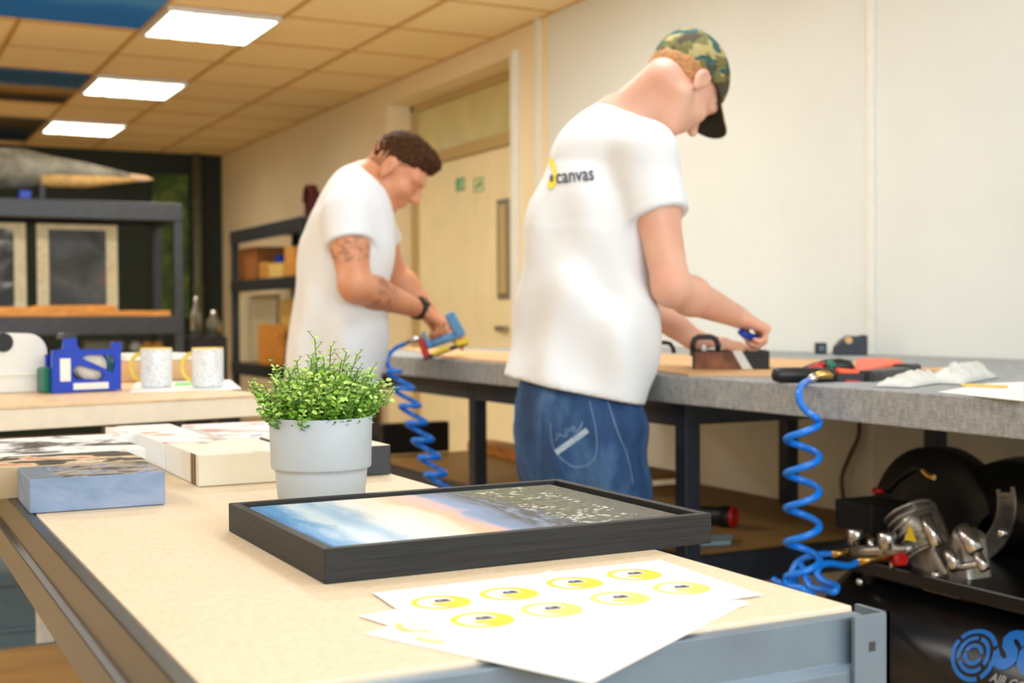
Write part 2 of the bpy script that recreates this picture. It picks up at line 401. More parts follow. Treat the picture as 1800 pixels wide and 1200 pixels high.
# far wall
MB().box((LX, FY, 0), (WX + 0.1, FY + 0.1, CEIL)).build('wall_far', M['darkgreen'], kind='structure')
MB().box((LX - 0.1, BY, 0), (LX, FY, CEIL)).build('wall_left', M['wall'], kind='structure')
px_ = PY(347, 450, FY - 0.04)
t = MB(); t.cyl((px_.x, FY - 0.05, 0.0), (px_.x, FY - 0.05, CEIL), 0.045)
for z in (0.5, 1.3, 2.1): t.cyl((px_.x, FY - 0.05, z), (px_.x, FY - 0.05, z + 0.04), 0.055)
tag(t.build('wall_pipe', mat('grey_green_pipe', srgb(92, 96, 78), 0.5)), 'grey vertical pipe running up the dark green far wall', 'pipe')
a = PY(268, 305, FY - 0.03); b = PY(334, 560, FY - 0.03)
def leafy():
    t = NT('green_leaf_print'); f = t.noise(t.coord(), 7, 6, .7)
    t.base(t.ramp(f, [(0.3, srgb(22, 40, 8)), (0.5, srgb(58, 92, 16)), (0.7, srgb(128, 140, 70))])); t.set(Roughness=0.6); return t.m
tag(MB().box((a.x, FY - 0.03, b.z), (b.x, FY - 0.002, a.z)).build('wall_print', leafy(), bevel=0.003), 'green leafy print hanging on the dark far wall beside the pipe', 'print')

# ceiling lamps in view
def ceiling_light(Y, label):
    x0, x1 = WX - 3 * CXK + 0.012, WX - 2 * CXK - 0.012
    t = thing('ceiling_light', ((x0 + x1) / 2, Y + CYK / 2, CEIL - 0.03), label, 'ceiling light', 'louvred ceiling lights')
    MB().box((x0 + .02, Y + 0.03, CEIL - 0.010), (x1 - .02, Y + CYK - 0.03, CEIL - 0.006)).build('diffuser', M['lamp'], t)
    f = MB()
    for (a, b) in (((x0, Y + .012), (x0 + .02, Y + CYK - .012)), ((x1 - .02, Y + .012), (x1, Y + CYK - .012)), ((x0 + .02, Y + .012), (x1 - .02, Y + .032)), ((x0 + .02, Y + CYK - .032), (x1 - .02, Y + CYK - .012))):
        f.box((a[0], a[1], CEIL - 0.03), (b[0], b[1], CEIL - 0.001))
    f.build('frame', M['louvre'], t)
    l = MB()
    for k in range(1, 10): l.box((x0 + .02, Y + .03 + k * .0605, CEIL - .026), (x1 - .02, Y + .037 + k * .0605, CEIL - .012))
    for k in range(1, 4): l.box((x0 + k * .142 - .006, Y + .03, CEIL - .028), (x0 + k * .142 + .006, Y + CYK - .03, CEIL - .011))
    l.build('louvre', M['louvre'], t)
ceiling_light(6.32, 'largest and nearest of the white louvred ceiling lights, between tan tiles')
ceiling_light(6.32 + 3 * CYK, 'middle one of the three white louvred ceiling lights in a row')
ceiling_light(6.32 + 6 * CYK, 'smallest and farthest white louvred ceiling light, near the dark far wall')
def sky_mat(name, stops, rot=0):
    t = NT(name); v = t.coord(); f = t.noise(t.coord((1, 2.5, 1)), 3.5, 5, .6)
    y = t.sep(v)[1]
    s = t.math('ADD', t.math('MULTIPLY', y, 0.85), t.math('MULTIPLY', f, 0.35)); s = t.math('ADD', s, 0.35)
    t.base(t.ramp(s, stops)); t.set(Roughness=0.5); return t.m
x1 = WX - 3 * CXK - 0.014; x0 = x1 - 2 * CXK + 0.02
def printed(Y0, Y1, stops, label):
    c = ((x0 + x1) / 2, (Y0 + Y1) / 2, CEIL - 0.01)
    o = MB().box((x0, Y0, CEIL - 0.016), (x1, Y1, CEIL - 0.001)).build('printed_ceiling_panel', sky_mat('panel_print', stops), origin=c, bevel=0.002)
    tag(o, label, 'ceiling panel', 'printed picture panels on the ceiling')
printed(5.2, 6.88, [(0.2, srgb(8, 100, 220)), (0.55, srgb(12, 120, 240)), (0.72, srgb(70, 160, 245)), (0.9, srgb(16, 124, 240))], 'deep blue printed picture panel on the ceiling at the top left corner')
printed(8.36, 9.52, [(0.2, srgb(34, 92, 150)), (0.38, srgb(30, 100, 176)), (0.5, srgb(170, 156, 120)), (0.62, srgb(172, 132, 76)), (0.8, srgb(60, 56, 52))], 'blue and sandy printed picture panel on the ceiling beside the middle light')
printed(10.4, 11.7, [(0.2, srgb(90, 84, 60)), (0.45, srgb(50, 52, 44)), (0.6, srgb(30, 60, 92)), (0.9, srgb(28, 48, 70))], 'small dark printed picture panel on the ceiling at the left edge')

# ---------------------------------------------------------------- step beam table (near)
TZ = 0.82
TX0, TX1, TY0, TY1 = 0.207, 0.757, 0.835, 2.52
def post(x, y, z1, sx, sy, parent, mt, z0=0.0, t=0.004, wdt=0.038, front=False):
    q = MB(); q.box((min(x, x + sx * wdt), min(y, y + sy * t), z0), (max(x, x + sx * wdt), max(y, y + sy * t), z1))
    q.box((min(x, x + sx * t), min(y, y + sy * wdt), z0), (max(x, x + sx * t), max(y, y + sy * wdt), z1))
    h = q if front else MB()
    z = z1 - 0.022
    while z > z1 - 0.3:
        h.box((min(x + sx * .016, x + sx * .023), y - 0.0004, z - .008), (max(x + sx * .016, x + sx * .023), y + 0.001, z), 1); z -= 0.035
    return q.build('post', [mt, M['rack']], parent, bevel=0.0012 if not front else 0)
near = thing('shelving_table', ((TX0 + TX1) / 2, (TY0 + TY1) / 2, 0), 'grey steel shelving bench with chipboard top carrying the framed painting and pot', 'table')
MB().box((TX0 + .003, TY0 + .004, TZ - 0.018), (TX1, TY1, TZ)).build('table_top', [M['chip']], near, bevel=0.0015)
def beam(a, b, z1, out, parent, mt, bevel=0.0015):
    # profile: flat top lip, upper face, ledge, lower face
    prof = [(0.0, z1 - .019), (0.0, z1 + .001), (0.0135, z1 + .001), (0.0145, z1 - .038), (0.0215, z1 - .042), (0.0225, z1 - .082), (0.0, z1 - .082)]
    a = Vector(a); b = Vector(b); L = (b - a).length
    q = MB(); q.prism([(x, z) for x, z in prof], (a.x, a.y, 0), Vector(out), ZA, (b - a).normalized(), L)
    return q.build('beam', mt, parent, bevel=bevel)
for z in (TZ, 0.46):
    beam((TX0, TY0 + .03, 0), (TX0, TY1 + .0, 0), z, (-1, 0, 0), near, M['steelgloss'])
    beam((TX1 - .016, TY0 + .03, 0), (TX1 - .016, TY1 + .0, 0), z - .019, (1, 0, 0), near, M['steel'])
    beam((TX0 + .0, TY0, 0), (TX1 - .004, TY0, 0), z - .004, (0, -1, 0), near, M['steel'])
    beam((TX0 + .0, TY1, 0), (TX1, TY1, 0), z, (0, 1, 0), near, M['steel'])
MB().box((TX0 + .003, TY0 + .004, 0.442), (TX1 - .018, TY1, 0.46)).build('lower_shelf', M['shelfwood'], near)
post(TX1 + .013, TY0 - .027, TZ - .001, -1, 1, near, M['steel'], front=True); post(TX0 - .028, TY0 - .026, TZ - .002, 1, 1, near, M['steel'])
post(TX1 + .028, TY1 + .028, TZ - .002, -1, -1, near, M['steel']); post(TX0 - .028, TY1 + .028, TZ - .002, 1, -1, near, M['steel'])

# framed painting
FX0, FX1, FY0, FY1 = 0.390, 0.828, 1.137, 1.474
fh = 0.033
fr = thing('framed_painting', ((FX0 + FX1) / 2, (FY0 + FY1) / 2, TZ), 'black tray framed canvas painting of a sunset sky over a flower meadow, lying flat', 'painting')
q = MB(); wd = 0.011
def rail(pts): 
    n = 4; vs = []
    for z in (TZ + .0005, TZ + fh):
        for p in pts: vs.append((p[0], p[1], z))
    MB_ = MB().hexa(vs); return MB_.build('frame_rail', M['oak'], fr, bevel=0.0008)
rail([(FX0, FY0), (FX1, FY0), (FX1 - wd, FY0 + wd), (FX0 + wd, FY0 + wd)])
rail([(FX0 + wd, FY1 - wd), (FX1 - wd, FY1 - wd), (FX1, FY1), (FX0, FY1)])
rail([(FX0, FY0), (FX0 + wd, FY0 + wd), (FX0 + wd, FY1 - wd), (FX0, FY1)])
rail([(FX1, FY0), (FX1, FY1), (FX1 - wd, FY1 - wd), (FX1 - wd, FY0 + wd)])
MB().box((FX0 + wd * .8, FY0 + wd * .8, TZ + .001), (FX1 - wd * .8, FY1 - wd * .8, TZ + .005)).build('backing_board', M['black'], fr)
def painting_mat():
    t = NT('sunset_meadow_painting'); v = t.coord(); s = t.sep(v)
    u = t.math('DIVIDE', t.math('ADD', s[0], 0.205), 0.41)
    w_ = t.math('DIVIDE', t.math('ADD', s[1], 0.155), 0.31)
    n1 = t.noise(t.coord((18, 5, 1), rot=(0, 0, .25)), 1.0, 5, .6); n2 = t.noise(t.coord((60, 20, 1)), 1.0, 5, .65); n3 = t.noise(t.coord((4, 3, 1), loc=(2, 5, 0)), 1.6, 4, .6)
    uu = t.math('ADD', u, t.math('MULTIPLY', t.math('SUBTRACT', n1, 0.5), 0.22)); uu = t.math('SUBTRACT', uu, t.math('MULTIPLY', t.math('SUBTRACT', w_, .5), 0.02))
    uu = t.math('ADD', uu, t.math('MULTIPLY', t.math('SUBTRACT', n2, 0.5), 0.05))
    sky = t.ramp(uu, [(0.0, srgb(28, 112, 190)), (0.05, srgb(70, 150, 210)), (0.11, srgb(206, 226, 240)), (0.2, srgb(150, 190, 222)), (0.26, srgb(240, 240, 236)), (0.36, srgb(248, 236, 214)), (0.43, srgb(244, 186, 146)), (0.475, srgb(212, 180, 184)), (0.51, srgb(120, 156, 206)), (0.56, srgb(110, 132, 172)), (0.60, srgb(62, 76, 96)), (0.635, srgb(44, 48, 46))])
    mtn = t.ramp(n2, [(0.38, srgb(36, 42, 42)), (0.5, srgb(58, 68, 76)), (0.6, srgb(120, 140, 168))])
    k1 = t.ramp(uu, [(0.585, (0, 0, 0)), (0.60, (1, 1, 1)), (0.70, (1, 1, 1)), (0.72, (1, 1, 1))])
    c = t.mix(k1, sky, mtn)
    # back part of the band is brown hillside, front part blue water
    mead = t.ramp(t.noise(t.coord((50, 50, 1)), 1.6, 5, .7), [(0.35, srgb(52, 48, 36)), (0.5, srgb(78, 84, 46)), (0.62, srgb(116, 124, 74))])
    dk = t.ramp(t.math('ADD', u, t.math('MULTIPLY', w_, -0.16)), [(0.70, (0, 0, 0)), (0.9, (1, 1, 1))])
    mead = t.mix(t.math('MULTIPLY', dk, 0.75), mead, srgb(70, 64, 52))
    lim = t.math('ADD', uu, t.math('MULTIPLY', t.math('SUBTRACT', w_, .5), 0.10))
    k2 = t.ramp(lim, [(0.685, (0, 0, 0)), (0.70, (1, 1, 1))])
    c = t.mix(k2, c, mead)
    hill = t.ramp(t.math('ADD', u, t.math('MULTIPLY', t.math('SUBTRACT', 1.0, w_), 0.55)), [(0.50, (1, 1, 1)), (0.62, (0, 0, 0))])
    hm = t.math('MULTIPLY', hill, t.ramp(u, [(0.5, (0, 0, 0)), (0.53, (1, 1, 1))])); c = t.mix(t.math('MULTIPLY', hm, t.math('GREATER_THAN', n2, 0.42)), c, srgb(72, 66, 54))
    # white flowers
    vo = t.n('ShaderNodeTexVoronoi'); vo.inputs['Scale'].default_value = 1.0; t.l(t.coord((95, 150, 1)), vo.inputs['Vector'])
    fl = t.math('LESS_THAN', vo.outputs['Distance'], 0.36)
    cl = t.math('GREATER_THAN', t.noise(t.coord((16, 30, 1), rot=(0, 0, .5)), 1.0, 2), 0.50)
    band = t.ramp(u, [(0.66, (0, 0, 0)), (0.69, (1, 1, 1)), (0.84, (1, 1, 1)), (0.93, (0, 0, 0))])
    fm = t.math('MULTIPLY', t.math('MULTIPLY', fl, cl), t.math('GREATER_THAN', band, 0.5))
    c = t.mix(fm, c, srgb(232, 234, 226))
    t.base(c); t.set(Roughness=0.45); t.bump(n2, 0.12, 0.0006); return t.m
pc = ((FX0 + FX1) / 2, (FY0 + FY1) / 2, TZ + 0.005)
MB().box((pc[0] - .201, pc[1] - .1525, TZ + .005), (pc[0] + .197, pc[1] + .150, TZ + fh - .0035)).build('canvas', painting_mat(), fr, bevel=0.0025, origin=pc, segs=3)

# sticker sheets
def flat_obj(name, corners, th, z, mt, label, cat, group=None, bevel=0):
    c = sum((Vector((p.x, p.y, 0)) for p in corners), Vector()) / len(corners); c.z = z
    q = MB(); q.prism([(p.x - c.x, p.y - c.y) for p in corners], c, XA, YA, ZA, th)
    o = q.build(name, mt, origin=c, bevel=bevel); tag(o, label, cat, group); return o
def text_mesh(txt, size, bold=0.0):
    cu = bpy.data.curves.new('txt', 'FONT'); cu.body = txt; cu.size = size; cu.offset = bold; cu.resolution_u = 3; cu.align_x = 'CENTER'; cu.align_y = 'CENTER'
    o = bpy.data.objects.new('txt', cu); COL.objects.link(o)
    dg = bpy.context.evaluated_depsgraph_get(); dg.update()
    me = bpy.data.meshes.new_from_object(o.evaluated_get(dg))
    vs = [v.co.copy() for v in me.vertices]; fs = [list(p.vertices) for p in me.polygons]
    bpy.data.objects.remove(o); bpy.data.curves.remove(cu); bpy.data.meshes.remove(me)
    return vs, fs
def ring(n, r0, r1, a0, a1):
    vs = []; fs = []
    for i in range(n + 1):
        a = a0 + (a1 - a0) * i / n
        k = 1.0
        vs += [Vector((r0 * math.cos(a), r0 * math.sin(a), 0)), Vector((r1 * math.cos(a), r1 * math.sin(a), 0))]
    for i in range(n): fs.append((2 * i, 2 * i + 1, 2 * i + 3, 2 * i + 2))
    return vs, fs
def logo_sticker(sheet, c, ang, z, mat_main, mat_ink, part=None):
    # a pale yellow swirl ring: thick comma with dark lettering in the middle
    ca, sa = math.cos(ang), math.sin(ang)
    T = lambda v, dz=0: Vector((c.x + v.x * ca - v.y * sa, c.y + v.x * sa + v.y * ca, z + dz))
    q = MB(); R = 0.026
    n = 40
    a0, a1 = (0, 2 * math.pi) if part is None else part
    vs = []; fs = []
    for i in range(n + 1):
        a = a0 + (a1 - a0) * i / n
        ri = R * (0.80 - 0.32 * max(0, math.cos(a + 0.5)) ** 1.0)
        vs += [Vector((ri * math.cos(a) , ri * math.sin(a), 0)), Vector((R * math.cos(a), R * math.sin(a), 0))]
    for i in range(n): fs.append((2 * i, 2 * i + 1, 2 * i + 3, 2 * i + 2))
    q.add([T(v) for v in vs], fs, 0)
    if part is None:
        v2, f2 = ring(20, 0.0, R * 0.50, math.pi * .95, math.pi * 2.1); q.add([T(Vector((v.x + R * .12, v.y - R * .12, 0)), 0.0001) for v in v2], f2, 0)
        tv, tf = text_mesh('ca', 0.016, 0.0006); q.add([T(Vector((v.x + R * .12, v.y + R * .22, 0)), 0.0002) for v in tv], tf, 1)
    q.build('sticker', [mat_main, mat_ink], sheet)
def ray_(px, py, dz=0): return PZ(px, py, TZ + dz)
L3, R3, N3 = ray_(640, 1115), ray_(1318, 1058), ray_(1040, 1203)
d_ = (R3 - N3); 
sh3c = [N3, R3, R3 + (L3 - N3), L3]
sh3c = [Vector((p.x, p.y, 0)) for p in sh3c]
s3 = flat_obj('sticker_sheet', sh3c, .0003, TZ + .0004, M['paper'], 'bottom white sticker sheet of the fan, its corner hanging over the table front', 'sticker sheet', 'white sheets of yellow round stickers')
L2 = ray_(630, 1085)
u2 = (Rh * math.cos(math.radians(41)) + Fh * math.sin(math.radians(41))); v2 = Vector((u2.y, -u2.x, 0))
p2 = [L2, L2 + v2 * .19, L2 + v2 * .19 + u2 * .27, L2 + u2 * .27]
s2 = flat_obj('sticker_sheet', p2, .0003, TZ + .0010, M['paper'], 'middle white sticker sheet peeping out left between two others', 'sticker sheet', 'white sheets of yellow round stickers')
L1, R1, Q1 = ray_(655, 1045), ray_(1160, 986), ray_(1340, 1049)
u1 = (R1 - L1).normalized(); v1 = (Q1 - R1).normalized()
BL = L1 + (Q1 - R1)
s1 = flat_obj('sticker_sheet', [L1, BL, Q1, R1], .0003, TZ + .0016, M['paper'], 'top white sheet with two rows of yellow round stickers', 'sticker sheet', 'white sheets of yellow round stickers')
ang1 = math.atan2(u1.y, u1.x)
for k, (px, py) in enumerate([(775, 1062), (895, 1047), (1010, 1028), (1115, 1013), (848, 1093), (970, 1075), (1090, 1055), (1198, 1037)]):
    logo_sticker(s1, ray_(px, py) - Vector(), ang1, TZ + .0021, M['printyellow'] if k < 5 else M['printpale'], M['ink'])
ang3 = math.atan2((R3 - N3).y, (R3 - N3).x)
c_ = ray_(752, 1100); logo_sticker(s2, c_ + Vector((.0, 0, 0)), ang1, TZ + .0015, M['printpale'], M['ink'], part=(math.pi * .8, math.pi * 1.55))
c_ = ray_(905, 1121); logo_sticker(s3, c_, ang1, TZ + .0009, M['printpale'], M['ink'], part=(math.pi * 1.15, math.pi * 1.75))
c_ = ray_(785, 1117); logo_sticker(s3, c_, ang1, TZ + .0009, M['printpale'], M['ink'], part=(math.pi * .95, math.pi * 1.5))

# ---------------------------------------------------------------- potted plant
PC = Vector((0.549, 1.610, TZ))
pl = thing('potted_plant', PC, 'bushy small-leaved green plant in a pale grey two-step round pot', 'potted plant')
R = 0.0655
prof = [(0.052, 0.0), (0.0555, 0.002), (0.0595, 0.045), (0.0600, 0.0505), (0.0640, 0.0515), (0.0650, 0.054), (R + .0012, 0.1155), (R + .001, 0.1175), (R - .0035, 0.1175), (R - .006, 0.100), (0.001, 0.100)]
MB().lathe(prof, PC, n=72, caps=True).build('pot', M['pot'], pl)
MB().lathe([(R - .006, .101), (0.03, .104), (0.001, .106)], PC, n=40, caps=False).build('soil', M['soil'], pl)
def leaf_mat(name, c0, c1):
    t = NT(name); f = t.noise(t.coord(), 60, 2)
    t.base(t.ramp(f, [(0.3, c0), (0.7, c1)])); t.set(Roughness=0.45); t.b.inputs['Subsurface Weight'].default_value = 0.0
    t.b.inputs['Transmission Weight'].default_value = 0.0; return t.m
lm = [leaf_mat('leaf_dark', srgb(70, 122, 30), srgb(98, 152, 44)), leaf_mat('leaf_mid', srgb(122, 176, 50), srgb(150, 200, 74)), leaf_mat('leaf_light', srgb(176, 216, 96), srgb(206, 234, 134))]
stems = MB(); leaves = MB()
def leaf(p, d, up, L, mi):
    d = d.normalized(); s = d.cross(up).normalized(); n = s.cross(d).normalized()
    W = L * .42
    vs = [p, p + d * L * .35 + s * W + n * .1 * L, p + d * L * .35 - n * .02 * L, p + d * L * .35 - s * W + n * .1 * L, p + d * L * .75 + s * W * .85 + n * .08 * L, p + d * L * .75 - n * .04 * L, p + d * L * .75 - s * W * .85 + n * .08 * L, p + d * L * 1.0 - n * .03 * L]
    leaves.add(vs, [(0, 1, 2), (0, 2, 3), (1, 4, 5, 2), (2, 5, 6, 3), (4, 7, 5), (5, 7, 6)], mi, True)
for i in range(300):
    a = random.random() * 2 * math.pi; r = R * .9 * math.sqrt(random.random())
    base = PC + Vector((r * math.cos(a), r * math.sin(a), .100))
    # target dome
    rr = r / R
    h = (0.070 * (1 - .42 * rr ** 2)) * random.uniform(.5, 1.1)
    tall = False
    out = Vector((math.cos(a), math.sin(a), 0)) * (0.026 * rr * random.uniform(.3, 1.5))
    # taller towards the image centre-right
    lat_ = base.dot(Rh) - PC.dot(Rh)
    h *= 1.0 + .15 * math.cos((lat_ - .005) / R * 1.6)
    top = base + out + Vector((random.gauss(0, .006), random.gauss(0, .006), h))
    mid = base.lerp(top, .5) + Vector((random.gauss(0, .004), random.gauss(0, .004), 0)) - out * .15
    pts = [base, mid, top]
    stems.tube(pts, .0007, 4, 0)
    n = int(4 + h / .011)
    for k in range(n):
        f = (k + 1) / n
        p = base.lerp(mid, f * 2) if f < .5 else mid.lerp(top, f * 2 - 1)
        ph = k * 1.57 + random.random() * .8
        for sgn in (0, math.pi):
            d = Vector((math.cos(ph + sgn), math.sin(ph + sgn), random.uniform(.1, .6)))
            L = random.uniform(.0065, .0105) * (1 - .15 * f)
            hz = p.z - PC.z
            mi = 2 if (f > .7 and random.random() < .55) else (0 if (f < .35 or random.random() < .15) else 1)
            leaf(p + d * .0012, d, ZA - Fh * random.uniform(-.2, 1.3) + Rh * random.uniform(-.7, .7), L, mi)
def special(dx, dz, lean, nseg=9):
    base = PC + Rh * dx * .8 + Vector((0, 0, .12)) + Fh * random.uniform(-.01, .01)
    top = PC + Rh * (dx + lean) + Vector((0, 0, dz)); 
    stems.tube([base, base.lerp(top, .5) + Rh * (-lean * .12), top], .0008, 4, 0)
    for k in range(nseg):
        f = .35 + .65 * (k + 1) / nseg; p = base.lerp(top, f); ph = k * 1.57 + random.random()
        for sgn in (0, math.pi):
            d = Vector((math.cos(ph + sgn), math.sin(ph + sgn), .4)); leaf(p + d * .001, d, ZA - Fh * random.uniform(0, 1.2), random.uniform(.0065, .0100) * (1.1 - .3 * f), 2 if f > .8 else 1)
        if k % 2 == 0:
            d = Rh * random.choice((-1, 1)) + ZA * 1.2 + Fh * random.uniform(-.5, .5); d.normalize(); e = p + d * random.uniform(.005, .012)
            stems.tube([p, p.lerp(e, .5), e], .0005, 3, 0)
            for sgn in (0, 2.1, 4.2):
                dd = Vector((math.cos(sgn + k), math.sin(sgn + k), .5)); leaf(e, dd, ZA, .005, 2)
for (dx, dz, ln) in [(-.003, .2185, -.004), (.010, .208, .004), (.022, .200, .012), (.030, .196, .018), (-.045, .182, -.014), (-.055, .170, -.006), (-.066, .160, -.024), (-.060, .150, -.03), (-.025, .188, -.006), (-.012, .192, 0), (.055, .178, .012), (.062, .160, .016), (.045, .178, .004), (.008, .195, -.004), (-.070, .138, -.012), (.066, .142, .012), (.018, .19, .01), (-.038, .178, -.004)]:
    special(dx, dz, ln)
stems.build('stems', leaf_mat('stem_green', srgb(70, 100, 30), srgb(110, 140, 50)), pl)
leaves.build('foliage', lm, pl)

# ---------------------------------------------------------------- canvases on the near table
def canvas_box(x0, x1, y0, y1, rot, top, side, label, parts=None, h=.044, name='stretched_canvas'):
    c = Vector(((x0 + x1) / 2, (y0 + y1) / 2, TZ + .0008)); w2, d2 = (x1 - x0) / 2, (y1 - y0) / 2
    o = MB().box((-w2, -d2, 0), (w2, d2, h)); o.mi = [1, 0, 1, 1, 1, 1]
    ob = o.build(name, [top, side], bevel=.0018, segs=2); ob.location = c; ob.rotation_euler.z = rot
    tag(ob, label, 'canvas'); return ob
def pic(name, stops, sc=(14, 14, 1), dist=.6, seed=0, rough=.6):
    t = NT(name); f = t.noise(t.coord(sc, loc=(seed, seed * .7, 0)), 1.0, 4, .6, dist); t.base(t.ramp(f, stops)); t.set(Roughness=rough); return t.m
slate = pic('slate_blue_painted_side', [(0.3, srgb(108, 130, 158)), (0.5, srgb(130, 150, 178)), (0.7, srgb(156, 164, 190))], (9, 9, 22), .4)
def portrait_mat():
    t = NT('blue_portrait_print'); v = t.coord((1, 1, 1)); s = t.sep(v)
    f = t.noise(t.coord((18, 24, 1), rot=(0, 0, .35)), 1.0, 4, .6, .6)
    body = t.ramp(f, [(0.32, srgb(38, 40, 36)), (0.44, srgb(70, 72, 66)), (0.52, srgb(188, 176, 156)), (0.58, srgb(56, 92, 150)), (0.66, srgb(168, 184, 200)), (0.74, srgb(206, 112, 96))])
    k = t.ramp(t.math('ADD', s[0], t.math('MULTIPLY', f, .05)), [(0.46, (0, 0, 0)), (0.53, (1, 1, 1))])
    kk = t.math('GREATER_THAN', t.math('ADD', s[0], t.math('MULTIPLY', f, .08)), -0.01)
    k3 = t.math('LESS_THAN', s[1], t.math('ADD', -0.035, t.math('MULTIPLY', s[0], 0.0)))
    t.base(t.mix(t.math('MULTIPLY', kk, 1.0), srgb(112, 130, 150), body)); t.set(Roughness=.4); return t.m
canvas_box(.203, .372, 1.722, 1.862, math.radians(-3) + .04, portrait_mat(), slate, 'slate blue sided canvas with a dark painted subject, nearest at the left table corner')
canvas_box(.150, .378, 1.880, 2.022, .02, pic('dark_and_coral_print', [(0.36, srgb(48, 42, 36)), (0.47, srgb(70, 60, 48)), (0.5, srgb(196, 180, 146)), (0.55, srgb(220, 204, 176)), (0.6, srgb(206, 120, 84)), (0.75, srgb(226, 150, 116))], (12, 14, 1), .5, 3.1), pic('tan_side', [(0.3, srgb(176, 150, 110)), (0.7, srgb(206, 184, 150))]), 'canvas with dark brown and coral orange picture, directly behind the slate blue one')
canvas_box(.110, .412, 2.045, 2.330, .0, pic('black_white_print', [(0.36, srgb(60, 60, 60)), (0.43, srgb(150, 150, 150)), (0.49, srgb(236, 236, 236)), (0.60, srgb(244, 244, 244)), (0.68, srgb(120, 120, 120)), (0.74, srgb(60, 60, 60))], (10, 9, 1), .5, 5.5), pic('white_and_blue_side', [(0.4, srgb(236, 238, 240)), (0.6, srgb(240, 240, 240)), (0.7, srgb(90, 104, 122))], (8, 8, 1), .1, 4), 'large white canvas with faded black and white photo, at the far left', h=.043)
canvas_box(.425, .545, 2.335, 2.475, .0, pic('small_brown_print', [(0.4, srgb(240, 240, 236)), (0.58, srgb(238, 236, 230)), (0.64, srgb(176, 110, 70)), (0.72, srgb(110, 82, 60))], (16, 16, 1), .3, 8), M['canvaswhite'], 'small white canvas with a little brown figure, between two white canvases at the back')
canvas_box(.452, .545, 2.095, 2.315, .0, pic('orange_green_print', [(0.38, srgb(242, 242, 240)), (0.54, srgb(242, 242, 240)), (0.58, srgb(214, 140, 60)), (0.64, srgb(190, 90, 40)), (0.7, srgb(96, 140, 60))], (14, 14, 1), .3, 11), M['canvaswhite'], 'white canvas with orange and green spot, behind the cream brown-striped one')
canvas_box(.560, .752, 2.130, 2.440, .02, pic('pink_print', [(0.38, srgb(196, 150, 140)), (0.46, srgb(240, 214, 206)), (0.52, srgb(244, 242, 240)), (0.62, srgb(242, 240, 238)), (0.7, srgb(150, 160, 190))], (12, 12, 1), .4, 2), M['canvaswhite'], 'wide white canvas with pale pink printing, farthest back on the shelving bench')
def striped():
    t = NT('cream_side_with_brown_stripes'); s = t.sep(t.coord())
    f = t.noise(t.coord((1, 60, 1)), 1, 2)
    k = t.ramp(t.math('ADD', s[1], .5), [(0.0, srgb(238, 229, 208)), (0.408, srgb(96, 74, 48)), (0.418, srgb(150, 124, 84)), (0.426, srgb(60, 44, 28)), (0.436, srgb(190, 168, 124)), (0.445, srgb(236, 232, 220)), (0.5, srgb(240, 238, 232))], True)
    far = t.math('LESS_THAN', s[0], -0.0715)
    t.base(t.mix(far, srgb(238, 228, 206), k)); t.set(Roughness=.65); return t.m
canvas_box(.452, .600, 1.872, 2.085, .0, pic('cream_print', [(0.4, srgb(240, 236, 224)), (0.6, srgb(240, 232, 214)), (0.68, srgb(120, 92, 60))], (12, 12, 1), .4, 6), striped(), 'cream canvas with brown striped left side, left of the pot', h=.046)
ob = canvas_box(.612, .752, 1.872, 2.110, .0, M['cream'], M['rack'], 'charcoal sided canvas with white end, right behind the pot', h=.046)
MB().box((.0705, -.119, .0), (.0735, .119, .046)).build('canvas_end', M['canvaswhite'], ob)
bpy.data.objects[-1] if False else None
# ---------------------------------------------------------------- table two with printer, mugs
T2 = 0.895
fl_, fr_ = PZ(0, 715, T2), PZ(477, 692, T2)
ux = (fr_ - fl_).normalized(); uy = Vector((-ux.y, ux.x, 0)); ang2 = math.atan2(ux.y, ux.x)
O2 = fr_ - ux * 1.5
t2 = thing('work_table', (fr_ - ux * .75 + uy * .4) * 1.0 - ZA * T2, 'pale wood topped table behind the canvases, holding mugs and blue device', 'table')
c8 = lambda z0, z1, a, b, c, d: [(*(O2 + ux * a + uy * c).to_2d(), z0), (*(O2 + ux * b + uy * c).to_2d(), z0), (*(O2 + ux * b + uy * d).to_2d(), z0), (*(O2 + ux * a + uy * d).to_2d(), z0), (*(O2 + ux * a + uy * c).to_2d(), z1), (*(O2 + ux * b + uy * c).to_2d(), z1), (*(O2 + ux * b + uy * d).to_2d(), z1), (*(O2 + ux * a + uy * d).to_2d(), z1)]
MB().hexa(c8(T2 - .006, T2, 0, 1.5, 0, .80)).build('table_top', mat('warm_worktop', srgb(232, 198, 156), .45, var=.05), t2, bevel=.001)
MB().hexa(c8(T2 - .048, T2 - .006, 0, 1.5, 0.002, .80)).build('apron', mat('pale_apron', srgb(246, 230, 204), .6, var=.02), t2, bevel=.002)
wl = mat('white_metal', srgb(232, 234, 232), .4)
lp = PZ(80, 1100, 0.35); 
for (a, b) in ((.06, .03), (1.42, .06), (.06, .72), (1.42, .72)):
    MB().hexa(c8(0, T2 - .048, a - .018, a + .018, b, b + .036)).build('leg', M['rack'], t2, bevel=.002)
lx = PY(80, 1100, 2.80)
tag(MB().box((lx.x - .016, 2.79, 0), (lx.x + .016, 2.826, .80)).build('white_post', wl, bevel=.002), 'white square upright post rising below the dark beam at lower left', 'post')
def on2(px, py): return PZ(px, py, T2)
